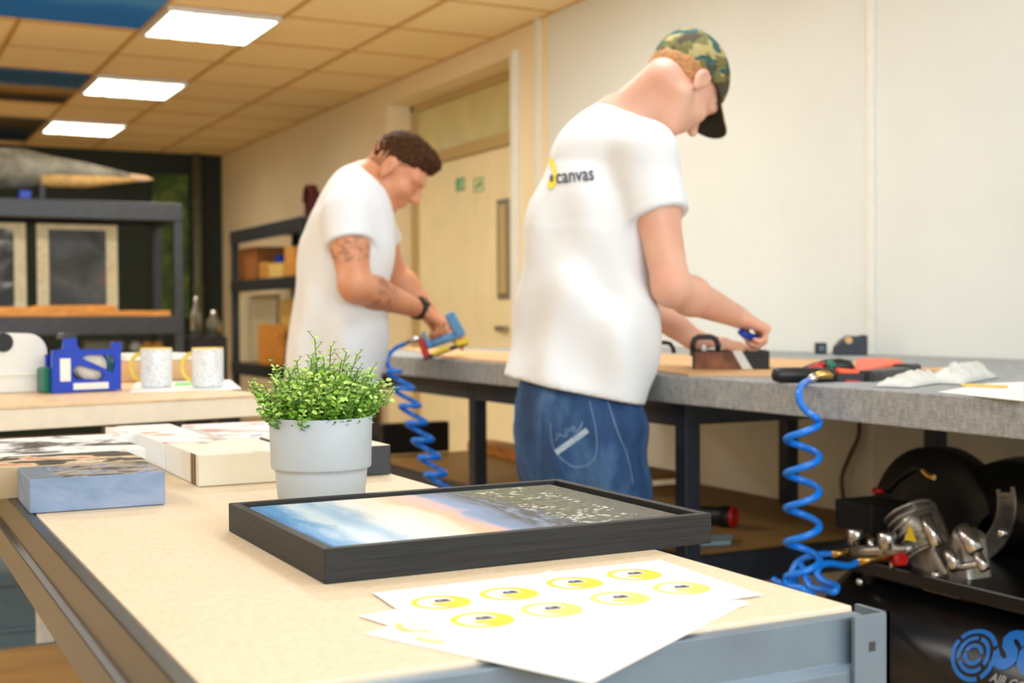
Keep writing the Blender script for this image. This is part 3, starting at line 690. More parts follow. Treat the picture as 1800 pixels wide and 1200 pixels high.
# mugs
def mug_mat():
    t = NT('speckled_white_glaze'); vo = t.noise(t.coord(), 260, 3, .7)
    t.base(t.ramp(vo, [(0.38, srgb(176, 182, 190)), (0.48, srgb(232, 234, 234)), (0.7, srgb(244, 244, 240))])); t.set(Roughness=.2); return t.m
mm = mug_mat(); my = mat('yellow_glaze', srgb(240, 204, 84), .2, var=.03)
def mug(px, py, label):
    c = on2(px, py) + uy * .02; c.z = T2 + .0012
    t = thing('mug', c, label, 'mug', 'speckled white mugs with yellow handles')
    MB().lathe([(.030, 0), (.0355, .002), (.0375, .008), (.0375, .094), (.0368, .0955), (.0345, .0950)], c, n=48, caps=True).build('mug_body', mm, t)
    MB().lathe([(.0345, .0952), (.0345, .01), (.002, .008)], c, n=40, caps=False).build('mug_inside', my, t)
    MB().lathe([(.0378, .0935), (.0375, .0962), (.0345, .0962), (.0342, .092)], c, n=48, caps=False).build('rim', my, t)
    pts = []
    for i in range(17):
        a = math.pi * (.5 + i / 16.0); pts.append(c - Rh * (.036) + Rh * (.026 * math.cos(a)) + ZA * (.050 + .032 * math.sin(a)))
    MB().tube(pts, .0052, 10).build('handle', my, t)
    return t
mug(281, 682, 'left mug of two, speckled white with yellow handle, beside the blue device')
mug(372, 682, 'right mug of two, speckled white with yellow handle, near the table end')
pp = [on2(228, 690), on2(425, 684), on2(405, 668), on2(240, 672)]
o = flat_obj('paper_sheet', pp, .001, T2 + .0001, M['paper'], 'white paper with green print lying under the two mugs', 'paper')
g_ = [on2(306, 679), on2(378, 677), on2(372, 672), on2(308, 673)]
q = MB(); q.prism([(p.x, p.y) for p in g_], (0, 0, T2 + .0011), XA, YA, ZA, .0002); q.build('green_print', mat('green_ink', srgb(120, 205, 110), .6), o)
a = on2(222, 672); b = on2(346, 668)
a2 = a + uy * .0; 
q = MB(); q.hexa([a2 + Vector((0, 0, .001)), b + uy * .0 + Vector((0, 0, .001)), b + uy * .17, a2 + uy * .17, a2 + ZA * .055, b + uy * .0 + ZA * .055, b + uy * .17 + ZA * .055, a2 + uy * .17 + ZA * .055])
o = q.build('shallow_box', [M['card']], bevel=.003); tag(o, 'shallow tan box with a white lid standing behind the two mugs', 'box')
q = MB(); z_ = ZA * .056; q.hexa([a2 + z_, b + uy * .0 + z_, b + uy * .17 + z_, a2 + uy * .17 + z_, a2 + z_ * 1.3, b + uy * .0 + z_ * 1.3, b + uy * .17 + z_ * 1.3, a2 + uy * .17 + z_ * 1.3]); q.build('lid', M['white'], o, bevel=.002)
# blue device
dc = on2(92, 692); dc.z = T2 + .001; dW = .160
def dv(x, z, y=0): return dc + ux * x + uy * y + ZA * z
bd = thing('tape_gun', dc + ux * .08 + uy * .04, 'blue plastic tape dispenser frame with white labels and green back, beside the mugs', 'tape dispenser')
outer = [(0, 0), (dW, 0.002), (dW, .112), (dW - .018, .112), (dW - .020, .098), (.066, .098), (.058, .108), (.056, .122), (.030, .122), (.026, .100), (.002, .096)]
def with_hole(outer, holes, th, y, mt, nm):
    q = MB(); loops = [[Vector((x, z, 0)) for x, z in outer]] + [[Vector((x, z, 0)) for x, z in h] for h in holes]
    flat = [p for l in loops for p in l]; n = len(flat)
    tri = tessellate_polygon(loops)
    A = [dv(p.x, p.y, y) for p in flat]; B = [dv(p.x, p.y, y + th) for p in flat]
    fs = [tuple(t) for t in tri] + [tuple(i + n for i in reversed(t)) for t in tri]; k = 0
    for l in loops:
        for i in range(len(l)): j = (i + 1) % len(l); fs.append((k + i, k + j, k + j + n, k + i + n))
        k += len(l)
    q.add(A + B, fs); return q.build(nm, mt, bd, bevel=.0015)
h1 = [(.046, .040), (.050, .055), (.060, .062), (.115, .046), (.120, .036), (.112, .026), (.056, .030)]
h2 = [(.068, .078), (.080, .086), (.138, .084), (.146, .072), (.146, .050), (.138, .042), (.122, .052)]
with_hole(outer, [h1, h2], .012, 0, M['bluep'], 'front_plate')
with_hole([(0.004, 0), (dW - .004, 0), (dW - .004, .09), (.004, .086)], [[(.05, .03), (.05, .065), (.14, .075), (.14, .03)]], .010, .050, M['bluep'], 'rear_plate')
q = MB(); q.hexa([dv(.002, 0, .012), dv(dW - .004, 0, .012), dv(dW - .004, 0, .05), dv(.002, 0, .05), dv(.002, .018, .012), dv(dW - .004, .018, .012), dv(dW - .004, .018, .05), dv(.002, .018, .05)]); q.build('base_plate', M['greenp'], bd)
q = MB(); q.tube([dv(.125, .03, .012), dv(.146, .05, .02), dv(.142, .09, .03)], .005); q.build('tension_arm', M['greenp'], bd)
q = MB(); q.hexa([dv(-.012, 0, .022), dv(.004, 0, .022), dv(.004, 0, .07), dv(-.012, 0, .07), dv(-.012, .055, .022), dv(.004, .06, .022), dv(.004, .06, .07), dv(-.012, .055, .07)]); q.build('side_block', M['greenp'], bd, bevel=.003)
def lab(x0, x1, z0, z1, nm='label_sticker'):
    q = MB(); q.hexa([dv(x0, z0, -.001), dv(x1, z0, -.001), dv(x1, z0, .0005), dv(x0, z0, .0005), dv(x0, z1, -.001), dv(x1, z1, -.001), dv(x1, z1, .0005), dv(x0, z1, .0005)]); q.build(nm, M['white'], bd, bevel=.0004)
lab(.018, .042, .026, .078); lab(.048, .130, .006, .021)
q = MB(); q.hexa([dv(.026, .122, 0), dv(.060, .122, 0), dv(.060, .122, .05), dv(.026, .122, .05), dv(.030, .136, .005), dv(.056, .136, .005), dv(.056, .136, .045), dv(.030, .136, .045)]); q.build('cutter_cover', M['navy'], bd, bevel=.002)
MB().lathe([(.014, 0), (.034, 0), (.034, .034), (.014, .034)], dv(.098, .058, .014), uy, 32).build('tape_roll', M['cream'], bd)
# label printer
pc0 = on2(-70, 694); pc0.z = T2 + .001
pr = thing('label_printer', pc0 + ux * .09 + uy * .08, 'rounded white desktop machine at the left edge, left of the blue device', 'printer')
prof = [(0, 0), (.192, 0), (.195, .03), (.195, .085)] + [(.195 - .045 + .045 * math.cos(a), .090 + .045 * math.sin(a)) for a in [k * math.pi / 16 for k in range(0, 9)]] + [(.09, .136), (.0, .136)]
MB().prism(prof, pc0 + uy * .16, ux, ZA, -uy, .16).build('housing', M['white'], pr, bevel=.004)
MB().cyl(pc0 + ux * .095 + ZA * .115 - uy * .004, pc0 + ux * .095 + ZA * .115 + uy * .01, .022).build('round_knob', M['black'], pr)
q = MB(); q.hexa([pc0 + ux * a_ + uy * b_ + ZA * c_ for (a_, b_, c_) in ((0, -.003, .038), (.194, -.003, .038), (.194, .0, .038), (0, .0, .038), (0, -.003, .041), (.194, -.003, .041), (.194, .0, .041), (0, .0, .041))]); q.build('seam', M['cream'], pr)

# bin under table two
bc = PZ(10, 1007, .48)
bn = thing('storage_tote', (bc.x, bc.y + .1, 0), 'slate blue plastic tote with black lettering, on the floor at lower left', 'tote')
q = MB(); x0, x1, y0, y1 = bc.x - .25, bc.x + .16, bc.y, bc.y + .3
q.hexa([(x0 + .02, y0 + .02, 0.0), (x1 - .02, y0 + .02, 0.0), (x1 - .02, y1, 0.0), (x0 + .02, y1, 0.0), (x0, y0, .46), (x1, y0, .46), (x1, y1, .46), (x0, y1, .46)]); q.build('tub', M['tote'], bn, bevel=.006)
MB().box((x0 - .012, y0 - .012, .45), (x1 + .012, y1 + .012, .482)).build('rim', M['tote'], bn, bevel=.006)
MB().box((x0 + .008, y0 - .001, .34), (x1 - .008, y0 + .012, .352)).build('rib', M['tote'], bn, bevel=.003)
tv, tf = text_mesh('BL', .035, .0012); lp_ = PY(60, 1041, y0 - .001)
q = MB(); q.add([Vector((lp_.x + v.x, y0 + .002, lp_.z + v.y)) for v in tv], tf); q.build('lettering', M['inkblack'], bn)
#---------------------------------------------------------------- work bench along the wall
BZ = 0.922; BX0, BX1 = 1.73, WX - .012
b1 = thing('workbench', ((BX0 + BX1) / 2, 3.0, 0), 'long grey linen laminate workbench on navy steel legs along the white wall', 'workbench')
q = MB(); q.box((BX0, 0.7, BZ - .066), (BX1, 5.0, BZ)); q.build('worktop', M['bench'], b1, bevel=.003)
FX0_, FX1_ = BX0 + .07, BX0 + .89
def leg(x, y, z1=BZ - .066, wd=.045, nm='leg', mt=None, z0=0): return MB().box((x, y - wd / 2, z0), (x + wd, y + wd / 2, z1)).build(nm, mt or M['navy'], b1, bevel=.003)
yl = 2.60
for (x, y) in ((FX0_, yl), (FX1_, yl), (FX1_, 3.22), (FX0_, 3.78), (FX1_, 3.78), (FX0_, 4.9), (FX1_, 4.9), (FX0_, 0.9), (FX1_, 0.9)): leg(x, y)
MB().box((FX0_ + .045, yl - .0225, BZ - .125), (FX1_, yl + .0225, BZ - .066)).build('cross_rail', M['navy'], b1, bevel=.003)
MB().box((FX0_, yl + .0225, BZ - .13), (FX0_ + .045, 3.7575, BZ - .066)).build('side_rail', M['navy'], b1, bevel=.003)
MB().box((FX0_, 3.8025, BZ - .13), (FX0_ + .045, 4.8775, BZ - .066)).build('side_rail', M['navy'], b1, bevel=.003)
SZ = .47
MB().box((FX0_ + .045, yl - .02, SZ - .075), (FX1_, yl + .02, SZ)).build('cross_rail', M['navy'], b1, bevel=.003)
MB().box((FX0_, yl + .0225, SZ - .075), (FX0_ + .04, 3.7575, SZ)).build('side_rail', M['navy'], b1, bevel=.003)
MB().box((FX0_ + .04, yl + .02, SZ - .02), (FX1_ + .04, 3.76, SZ - .002)).build('lower_shelf', M['shelfwood'], b1)
SZ2 = .50
MB().box((FX0_, 3.8025, SZ2 - .075), (FX0_ + .04, 4.8775, SZ2)).build('side_rail', M['navy'], b1, bevel=.003)
MB().box((FX0_ + .04, 3.80, SZ2 - .02), (FX1_ + .04, 4.88, SZ2 - .002)).build('lower_shelf', M['shelfwood'], b1)

def onB(px, py, z=0): 
    return PZ(px, py, BZ + z)
# cardboard sheet
pp = [onB(1000, 668), onB(1440, 664), onB(1560, 640), onB(1130, 622), onB(1000, 632)]
pp = [Vector((max(p.x, BX0 + .01), p.y, 0)) for p in pp]
flat_obj('cardboard_sheet', pp, .004, BZ + .0005, M['card'], 'tan cardboard sheet under the small black frame at the capped man hands', 'cardboard')
pp = [onB(700, 634), onB(900, 645), onB(905, 622), onB(700, 612)]
pp = [Vector((max(p.x, BX0 + .01), p.y, 0)) for p in pp]
flat_obj('cardboard_sheet', pp, .006, BZ + .0005, M['card'], 'tan cardboard sheet at the far end of the bench by the staple gun', 'cardboard')
# small black frame wrapped in clear film
fb = onB(1217, 652); fb.z = BZ + .005; fe = onB(1345, 647)
dn = unit(1222, 640); dn.z = 0; dn.normalize(); du = Vector((dn.y, -dn.x, 0))
sf = thing('small_shadow_frame', fb + du * .1, 'small black box frame wrapped in clear film on the cardboard, under the capped man hands', 'frame')
def fp(x, y, z): return fb + du * x + dn * y + ZA * z
W_ = .192
def bx(o, x0, x1, y0, y1, z0, z1): return [o(x0, y0, z0), o(x1, y0, z0), o(x1, y1, z0), o(x0, y1, z0), o(x0, y0, z1), o(x1, y0, z1), o(x1, y1, z1), o(x0, y1, z1)]
for args in ((0, W_, 0, .012, 0, .045), (0, W_, .14, .152, 0, .045), (0, .012, .012, .14, 0, .045), (W_ - .012, W_, .012, .14, 0, .045)):
    MB().hexa(bx(fp, *args)).build('frame_rail', M['oak'], sf, bevel=.001)
MB().hexa(bx(fp, .012, W_ - .012, .012, .14, .002, .034)).build('canvas', M['cream'], sf)
MB().hexa(bx(fp, .006, .125, -.003, -.0005, .001, .0435)).build('brown_reflection_film', mat('painted_brown_reflection', srgb(120, 74, 52), .12, var=.35, nscale=22), sf)  # brown reflection on the wrap, painted as the film's own colour
q = MB(); q.hexa([fp(.125, -.004, 0), fp(.150, -.004, 0), fp(.150, -.001, 0), fp(.125, -.001, 0), fp(.100, -.004, .045), fp(.122, -.004, .047), fp(.122, -.001, .047), fp(.100, -.001, .045)]); q.build('clear_film', M['clear'], sf)
# clamp handle arch
hp = PD(1240, 618, 3.28)
pts = [PD(1218, 622, 3.28), PD(1218, 605, 3.28), PD(1221, 596, 3.28), PD(1228, 592, 3.28), PD(1250, 592, 3.28), PD(1258, 596, 3.28), PD(1262, 605, 3.28), PD(1262, 622, 3.28)]
cl = thing('corner_clamp', (hp.x, hp.y, BZ + .05), 'black arched clamp handle standing on the small black frame', 'clamp')
MB().tube(pts, .0075, 12).build('handle', M['black'], cl)
q = MB(); a = pts[0]; b = pts[-1]; q.bar(a - (b - a) * .1, b + (b - a) * .1, .03, .012); q.build('base_plate', M['rack'], cl, bevel=.002)
MB().cyl(PD(1233, 612, 3.27), PD(1240, 612, 3.27), .010).build('screw_knob', M['clear'], cl)
# blue and yellow tape roll tool
c0 = onB(1140, 626); c0.z = BZ + .005
tt = thing('strap_clamp', c0, 'blue and yellow strapping tool beside the capped man belly on the bench', 'tool')
def tp(px, py, d=3.46): return PD(px, py, d)
for (ya, yb) in ((598, 607), (616, 625)):
    q = MB(); q.bar(tp(1133, (ya + yb) / 2), tp(1155, (ya + yb) / 2), .03, (yb - ya) / 655); q.build('blue_jaw', M['bluep'] if False else M['logoblue'], tt, bevel=.003)
q = MB(); q.bar(tp(1130, 612), tp(1150, 611), .028, .012); q.build('yellow_band', M['yellow'], tt, bevel=.002)
q = MB(); q.bar(tp(1126, 626), tp(1126, 596), .02, .010, up=Rh); q.build('yellow_back', M['yellow'], tt, bevel=.002)
q = MB(); q.tube([tp(1155, 602), tp(1170, 602), tp(1178, 604), tp(1183, 611), tp(1185, 621)], .006); q.build('handle', M['black'], tt)
# gadgets at the wall
def gadget(px0, px1, py0, py1, label, name, cat):
    c = onB((px0 + px1) / 2, py1); r = unit((px0 + px1) / 2, py1)
    if c.x > WX - .12: c = CAM + r * ((WX - .14) / r.x)
    d = (c - CAM).dot(Fw); s = FPX / d; return c, (px1 - px0) / s, (py1 - py0) / s, s
c, w_, h_, s = gadget(1433, 1452, 598, 618, '', '', '')
c.z = BZ + .0005
o = thing('corner_block', c, 'small dark square block with a pale centre, by the wall behind the orange tool', 'block')
MB().bar(c - Rh * w_ / 2 + ZA * h_ / 2, c + Rh * w_ / 2 + ZA * h_ / 2, .03, h_).build('block_frame', M['black'], o, bevel=.003)
MB().bar(c - Rh * w_ * .28 + ZA * h_ / 2 - Fh * .016, c + Rh * w_ * .28 + ZA * h_ / 2 - Fh * .016, .004, h_ * .5).build('block_centre', M['tote'], o)
c, w_, h_, s = gadget(1467, 1523, 583, 618, '', '', ''); c.z = BZ + .0005
o = thing('hand_tool', c, 'larger black lumpy tool with a tan button, against the wall behind the orange tool', 'tool')
poly = [(-.5, .05), (-.45, .45), (-.25, .8), (-.05, .98), (.2, .95), (.3, .85), (.32, 1.0), (.5, 1.0), (.5, 0), (-.4, 0)]
MB().prism([(x * w_, z * h_) for x, z in poly], c + Fh * .04, Rh, ZA, -Fh, .06).build('body', mat('black_blue_plastic', srgb(26, 34, 46), .4, var=.3, nscale=50), o, bevel=.005)
MB().cyl(c + Rh * (-.12 * w_) + ZA * h_ * .75 - Fh * .03, c + Rh * (-.12 * w_) + ZA * h_ * .75 - Fh * .02, .012).build('button', M['card'], o)

# nail gun
gd = 2.80
def gp(px, py, d=gd): return PD(px, py, d - .05)
ng = thing('air_nailer', onB(1450, 672), 'black and orange air nail gun lying at the bench edge, blue hose plugged in', 'nail gun')
def capsule_path(px_list, r_list, d_list, nm, mt):
    pts = [gp(p[0], p[1], d) for p, d in zip(px_list, d_list)]; q = MB(); q.tube(pts, 0, 16, rad=r_list); return q.build(nm, mt, ng)
capsule_path([(1356, 659), (1359, 659), (1368, 659), (1400, 659), (1440, 660), (1462, 662), (1470, 662)], [.004, .012, .0155, .0165, .0165, .018, .010], [2.74, 2.74, 2.74, 2.75, 2.77, 2.78, 2.78], 'grip', M['black'])
capsule_path([(1405, 654), (1430, 649), (1450, 645), (1475, 643), (1490, 645), (1500, 650)], [.008, .014, .016, .017, .016, .008], [2.85, 2.86, 2.86, 2.87, 2.87, 2.87], 'body_top', M['black'])
capsule_path([(1418, 651), (1440, 646), (1452, 643)], [.006, .012, .008], [2.835, 2.84, 2.84], 'red_stripe', M['red'])
capsule_path([(1453, 645), (1461, 643), (1466, 645)], [.010, .014, .010], [2.83, 2.83, 2.83], 'green_collar', M['greenp'])
capsule_path([(1461, 641), (1470, 640), (1490, 639), (1498, 638)], [.008, .009, .006, .008], [2.86, 2.87, 2.9, 2.9], 'metal_cylinder', M['chrome'])
q = MB(); P = [gp(1500, 652, 2.86), gp(1522, 656, 2.84), gp(1590, 642, 3.1), gp(1582, 638, 3.16), gp(1560, 636, 3.2), gp(1505, 636, 3.1)]
q.add([p - ZA * .008 for p in P] + [p + ZA * .010 for p in P], [(5, 4, 3, 2, 1, 0), (6, 7, 8, 9, 10, 11)] + [(i, (i + 1) % 6, (i + 1) % 6 + 6, i + 6) for i in range(6)]); q.build('orange_housing', M['orange'], ng, bevel=.006, segs=3)
q = MB(); q.bar(gp(1470, 652, 2.79), gp(1512, 656, 2.79), .03, .014); q.build('orange_side', M['orange'], ng, bevel=.005)
q = MB(); q.bar(gp(1462, 664, 2.79), gp(1520, 664, 2.78), .034, .020); q.build('lower_body', M['black'], ng, bevel=.005)
q = MB(); q.bar(gp(1484, 670, 2.775), gp(1516, 671, 2.775), .02, .007); q.build('red_pad', M['red'], ng, bevel=.002)
q = MB(); q.bar(gp(1516, 662, 2.78), gp(1600, 652, 3.06), .040, .024); q.build('magazine', M['rack'], ng, bevel=.005)
q = MB(); q.bar(gp(1516, 664, 2.77), gp(1535, 662, 2.83), .044, .030); q.build('magazine_cap', M['black'], ng, bevel=.006)
q = MB(); q.bar(gp(1582, 651, 3.01), gp(1604, 649, 3.07), .048, .028); q.build('nose', M['black'], ng, bevel=.008)
ft = [gp(1428, 664, 2.725), gp(1437, 660, 2.725), gp(1446, 658, 2.725), gp(1456, 659, 2.73), gp(1464, 662, 2.73)]
MB().tube(ft, 0, 14, rad=[.0065, .008, .0095, .008, .005]).build('air_fitting', M['brass'], ng)
MB().tube([gp(1420, 670, 2.722), gp(1427, 665, 2.722), gp(1434, 661, 2.722)], .0095, 12).build('hose_ferrule', M['chrome'], ng)

def smooth_path(P, n=8):
    out = []; P = [P[0]] + list(P) + [P[-1]]
    for i in range(1, len(P) - 2):
        a, b, c, d = P[i - 1], P[i], P[i + 1], P[i + 2]
        for k in range(n):
            t = k / n; out.append(0.5 * ((2 * b) + (c - a) * t + (2 * a - 5 * b + 4 * c - d) * t * t + (3 * b - a - 3 * c + d) * t ** 3))
    out.append(P[-2]); return out
# coil hose 2 (front)
hd = 2.60
pts = [gp(1421, 669, 2.712), gp(1410, 676, 2.655), gp(1404, 692, 2.61), gp(1408, 709, hd), gp(1420, 724, hd - .01), gp(1434, 733, hd - .03)]
pts = smooth_path(pts, 6)
Rr = 28 / FPX * hd
turns = 4.55; n = 260; ybase = 740; pitch = 60.5
for i in range(n):
    f = i / (n - 1); th = turns * 2 * math.pi * f
    yy = ybase + pitch * turns * f
    pts.append(gp(1411, yy, hd) + Rh * Rr * math.cos(th) - Fh * Rr * math.sin(th))
pts2 = smooth_path([pts[-1], gp(1385, 1028, 2.58), gp(1410, 1035, 2.54), gp(1432, 1052, 2.56), gp(1440, 1075, 2.6), gp(1420, 1090, 2.63), gp(1392, 1060, 2.65), gp(1384, 1030, 2.67), gp(1400, 990, 2.68), gp(1412, 1000, 2.67), gp(1424, 1030, 2.64), gp(1448, 1036, 2.6), gp(1466, 1040, 2.56), gp(1470, 1030, 2.58), gp(1450, 1022, 2.62), gp(1438, 1012, 2.64), gp(1440, 996, 2.65), gp(1458, 990, 2.66), gp(1490, 994, 2.68), gp(1507, 988, 2.69)], 8)
o = MB().tube(pts + pts2[1:], .0072, 10).build('coiled_air_hose', M['hose'], origin=gp(1411, 900, hd))
tag(o, 'bright blue coiled air hose hanging from the orange nail gun to the compressor', 'air hose')
pts = smooth_path([gp(1360, 1018, 2.74), gp(1372, 1026, 2.72), gp(1390, 1040, 2.71), gp(1400, 1052, 2.73), gp(1398, 1000, 2.86), gp(1410, 982, 2.86), gp(1440, 974, 2.84), gp(1470, 973, 2.83)], 8)
tag(MB().tube(pts, .0072, 10).build('air_hose_tail', M['hose'], origin=gp(1400, 1030, 2.7)), 'short blue hose length tangled behind the coil, running to the left regulator outlet', 'air hose')

# things on the right end of the bench
c = onB(1646, 652); o = MB().lathe([(.045, 0), (.046, .006), (.02, .007), (.02, .0)], (c.x, c.y, BZ + .001), n=32, caps=False).build('tape_roll', M['card'], origin=(c.x, c.y, BZ)); tag(o, 'thin tan roll lying flat behind the clear bags on the bench', 'tape roll')
def bag(px0, px1, py, h, label, seed):
    a = onB(px0, py + 6); b = onB(px1, py - 6); n = 16; rr = random.Random(seed); vs = []; fs = []; d = (b - a); u = d.normalized(); v = Vector((-u.y, u.x, 0)); L = d.length
    for j in range(9):
        for i in range(n + 1):
            s_, t_ = i / n, j / 8
            e = math.sin(math.pi * s_) ** .4 * math.sin(math.pi * t_) ** .6
            vs.append(a + u * L * s_ + v * (.075 * (t_ - .2)) + ZA * (.002 + h * e * (.65 + .5 * rr.random())))
    for j in range(8):
        for i in range(n): k = j * (n + 1) + i; fs.append((k, k + 1, k + n + 2, k + n + 1))
    q = MB(); q.add(vs, fs, 0, True); o = q.build('plastic_bag', M['clear'], origin=a, solid=.001); tag(o, label, 'plastic bag', 'crumpled clear bags on the bench')
bag(1586, 1668, 676, .026, 'crumpled clear plastic bag, left one, right of the orange tool', 3)
bag(1676, 1745, 670, .040, 'crumpled clear plastic bag, right one and taller, beside the papers', 9)
flat_obj('paper_sheet', [onB(1648, 690), onB(1800, 706), onB(1800, 672), onB(1735, 675)], .001, BZ + .0006, M['paper'], 'loose white paper on the bench corner at the right edge', 'paper')
flat_obj('thin_stick', [onB(1690, 681), onB(1770, 684), onB(1772, 681), onB(1692, 678)], .003, BZ + .002, M['boxyellow'], 'thin tan strip lying across the white paper at right', 'strip')

# cable under bench, torch, blue plate
pts = smooth_path([PX(1511, 742, WX - .03), PX(1508, 770, WX - .03), PX(1492, 805, WX - .03), PX(1480, 840, WX - .03), PX(1483, 880, WX - .03)], 8)
tag(MB().tube(pts, .008, 8).build('power_cable', mat('brown_cable', srgb(84, 66, 44), .5), origin=pts[0]), 'thin dark cable hanging down the wall beneath the workbench', 'cable')
c = PZ(1262, 925, SZ); c.z = SZ + .03
t = thing('red_torch', c, 'black and red torch lying on the lower shelf of the bench', 'torch')
MB().lathe([(.020, -.07), (.026, -.06), (.026, 0), (.03, .01), (.03, .035), (.026, .04)], c, Rh - Fh * .6, 24).build('barrel', M['black'], t)
dd = (Rh - Fh * .6).normalized()
MB().lathe([(.0285, .0), (.0285, .012), (.018, .014), (.018, .006)], c + dd * .040, dd, 24).build('red_cap', M['red'], t)
pp = [PZ(1190, 962, SZ), PZ(1285, 958, SZ), PZ(1290, 946, SZ), PZ(1196, 950, SZ)]
flat_obj('pale_blue_plate', pp, .012, SZ + .0, mat('pale_blue_plastic', srgb(160, 186, 198), .4), 'pale blue flat plate on the lower shelf below the torch', 'plate', bevel=.003)
# black box under far bench

tag(MB().box((1.92, PX(781, 800, 2.22).y, SZ2), (2.22, PX(672, 800, 1.92).y, SZ2 + .125)).build('black_case', M['black'], bevel=.006), 'flat black case on the lower shelf behind the hanging blue coil', 'case')
tag(MB().box((2.30, 3.90, SZ2), (2.42, PX(800, 790, 2.3).y - .12, SZ2 + .04)).build('wood_offcut', M['wood'], bevel=.003), 'brown wood offcut on the lower shelf between bench legs', 'board')

# ---------------------------------------------------------------- compressor
CX = 2.10; TR = .21; tcz = .31
cp = thing('air_compressor', (CX, 1.9, 0), 'black belt driven air compressor with blue lettering standing under the bench', 'air compressor')
ya, yb = 1.05, 2.30
MB().lathe([(.02, 0), (.12, .012), (.185, .045), (TR, .10), (TR, yb - ya - .10), (.185, yb - ya - .045), (.12, yb - ya - .012), (.02, yb - ya)], (CX, ya, tcz), (0, 1, 0), 56).build('tank', M['blackgloss'], cp)
for yy in (1.3, 2.05):
    MB().box((CX - .14, yy - .02, .0), (CX - .11, yy + .02, .2)).build('foot', M['black'], cp, bevel=.003)
    MB().box((CX + .11, yy - .02, .0), (CX + .14, yy + .02, .2)).build('foot', M['black'], cp, bevel=.003)
MB().box((CX - .15, 1.15, tcz + TR - .02), (CX + .15, 2.25, tcz + TR + .012)).build('platform', M['blackgloss'], cp, bevel=.004)
def cpx(px, py, X): return PX(px, py, X)
# belt guard: big black disc
gc = cpx(1650, 936, 2.30)
q = MB(); q.lathe([(.10, -.03), (.195, -.03), (.205, -.02), (.205, .03), (.195, .04), (.05, .04)], gc, (1, 0, 0), 48); q.build('belt_guard', M['black'], cp)
gm = cpx(1790, 960, 2.32); q = MB(); q.lathe([(.08, -.05), (.19, -.04), (.20, .03), (.1, .04)], gm, (1, 0, 0), 36); q.build('motor_cover', M['blackgloss'], cp)
fc = cpx(1690, 872, 2.2)
q = MB()
for k in range(26):
    a = math.radians(172 + k * 4.8)
    p0 = fc + YA * (-math.cos(a) * -.105) * -1 + ZA * (math.sin(a) * .105); p1 = fc + YA * (math.cos(a) * .145) + ZA * (math.sin(a) * .145)
    p0 = fc + YA * (math.cos(a) * .108) + ZA * (math.sin(a) * .108)
    q.bar(p0, p1, .012, .004, up=XA)
q.build('fan_grille', M['castalu'], cp)
q = MB(); vsA, fsA = ring(40, .103, .110, math.radians(165), math.radians(305)); q.add([fc + YA * v.x + ZA * v.y for v in vsA], fsA); vsA, fsA = ring(40, .143, .149, math.radians(165), math.radians(305)); q.add([fc + YA * v.x + ZA * v.y for v in vsA], fsA); q.build('grille_ring', M['castalu'], cp, solid=.006)
# twin cylinder head in cast metal
def cq(px, py, X=2.02): return PX(px, py, X)
q = MB(); q.tube([cq(1600, 900), cq(1618, 925), cq(1632, 962), cq(1636, 972)], 0, 20, rad=[.045, .05, .048, .04]); 
for k in range(7):
    a = cq(1596 + k * 6, 898 + k * 12); q.lathe([(.052, 0), (.056, .002), (.056, .005), (.052, .007)], a, cq(1636, 972) - cq(1600, 900), 20)
q.build('cylinder_head', M['castalu'], cp)
q = MB(); q.prism([(-.05, .03), (.01, .06), (.06, -.02), (.10, -.07), (.115, .02), (.15, .01), (.17, -.10), (.13, -.15), (.04, -.145), (.0, -.08), (-.02, -.06)], cq(1640, 925, 2.06), -YA, ZA, -XA, .07); q.build('crankcase', M['castalu'], cp, bevel=.012, segs=3)
q = MB()
for (a, b, r) in (((1625, 905), (1648, 960), .013), ((1668, 965), (1680, 1000), .013), ((1690, 925), (1716, 970), .016), ((1716, 970), (1732, 1002), .010), ((1672, 1000), (1720, 990), .007)): q.tube([cq(*a, 1.97), (cq(*a, 1.97) + cq(*b, 1.97)) / 2, cq(*b, 1.97)], r, 14)
q.build('bright_casting_rib', M['chrome'], cp)
q = MB(); q.prism([(-.016, -.014), (.016, -.014), (0, .018)], cq(1601, 938, 1.955), -YA, ZA, -XA, .002); q.build('warning_triangle', M['yellow'], cp)
a = cq(1513, 872, 2.12); b = cq(1580, 935, 2.12)
MB().box((2.04, min(a.y, b.y), min(a.z, b.z)), (2.16, max(a.y, b.y), max(a.z, b.z))).build('pressure_switch', M['black'], cp, bevel=.004)
MB().cyl(cq(1545, 866, 2.1), cq(1545, 858, 2.1), .015).build('red_switch', M['red'], cp)
q = MB(); q.tube(smooth_path([cq(1560, 862, 2.1), cq(1580, 840, 2.1), cq(1610, 822, 2.1), cq(1635, 832, 2.1)], 6), .01); q.build('pipe', M['black'], cp)
q = MB(); q.tube(smooth_path([cq(1622, 826, 2.0), cq(1632, 836, 2.0), cq(1642, 839, 2.0)], 6), .006); q.build('bright_pipe', M['brass'], cp)
def gauge(px, py, X, nm='pressure_gauge'):
    c = cq(px, py, X); MB().lathe([(.012, -.03), (.012, -.016), (.020, -.014), (.020, .018), (.016, .021)], c, (0, 0, 1), 24).build(nm, M['chrome'], cp)
gauge(1505, 945, 1.96); gauge(1560, 952, 1.95)
q = MB(); q.tube([cq(1500, 970, 1.93), cq(1530, 968, 1.94), cq(1590, 966, 1.96), cq(1606, 960, 1.97)], .012, 12); q.build('manifold', M['castalu'], cp)
q = MB(); q.tube([cq(1532, 945, 1.95), cq(1532, 975, 1.95)], .008, 12); q.tube([cq(1570, 975, 1.95), cq(1568, 1000, 1.95)], .007, 12); q.build('valve_stem', M['chrome'], cp)
MB().cyl(cq(1573, 984, 1.93), cq(1588, 982, 1.93), .013).build('red_tap', M['red'], cp)
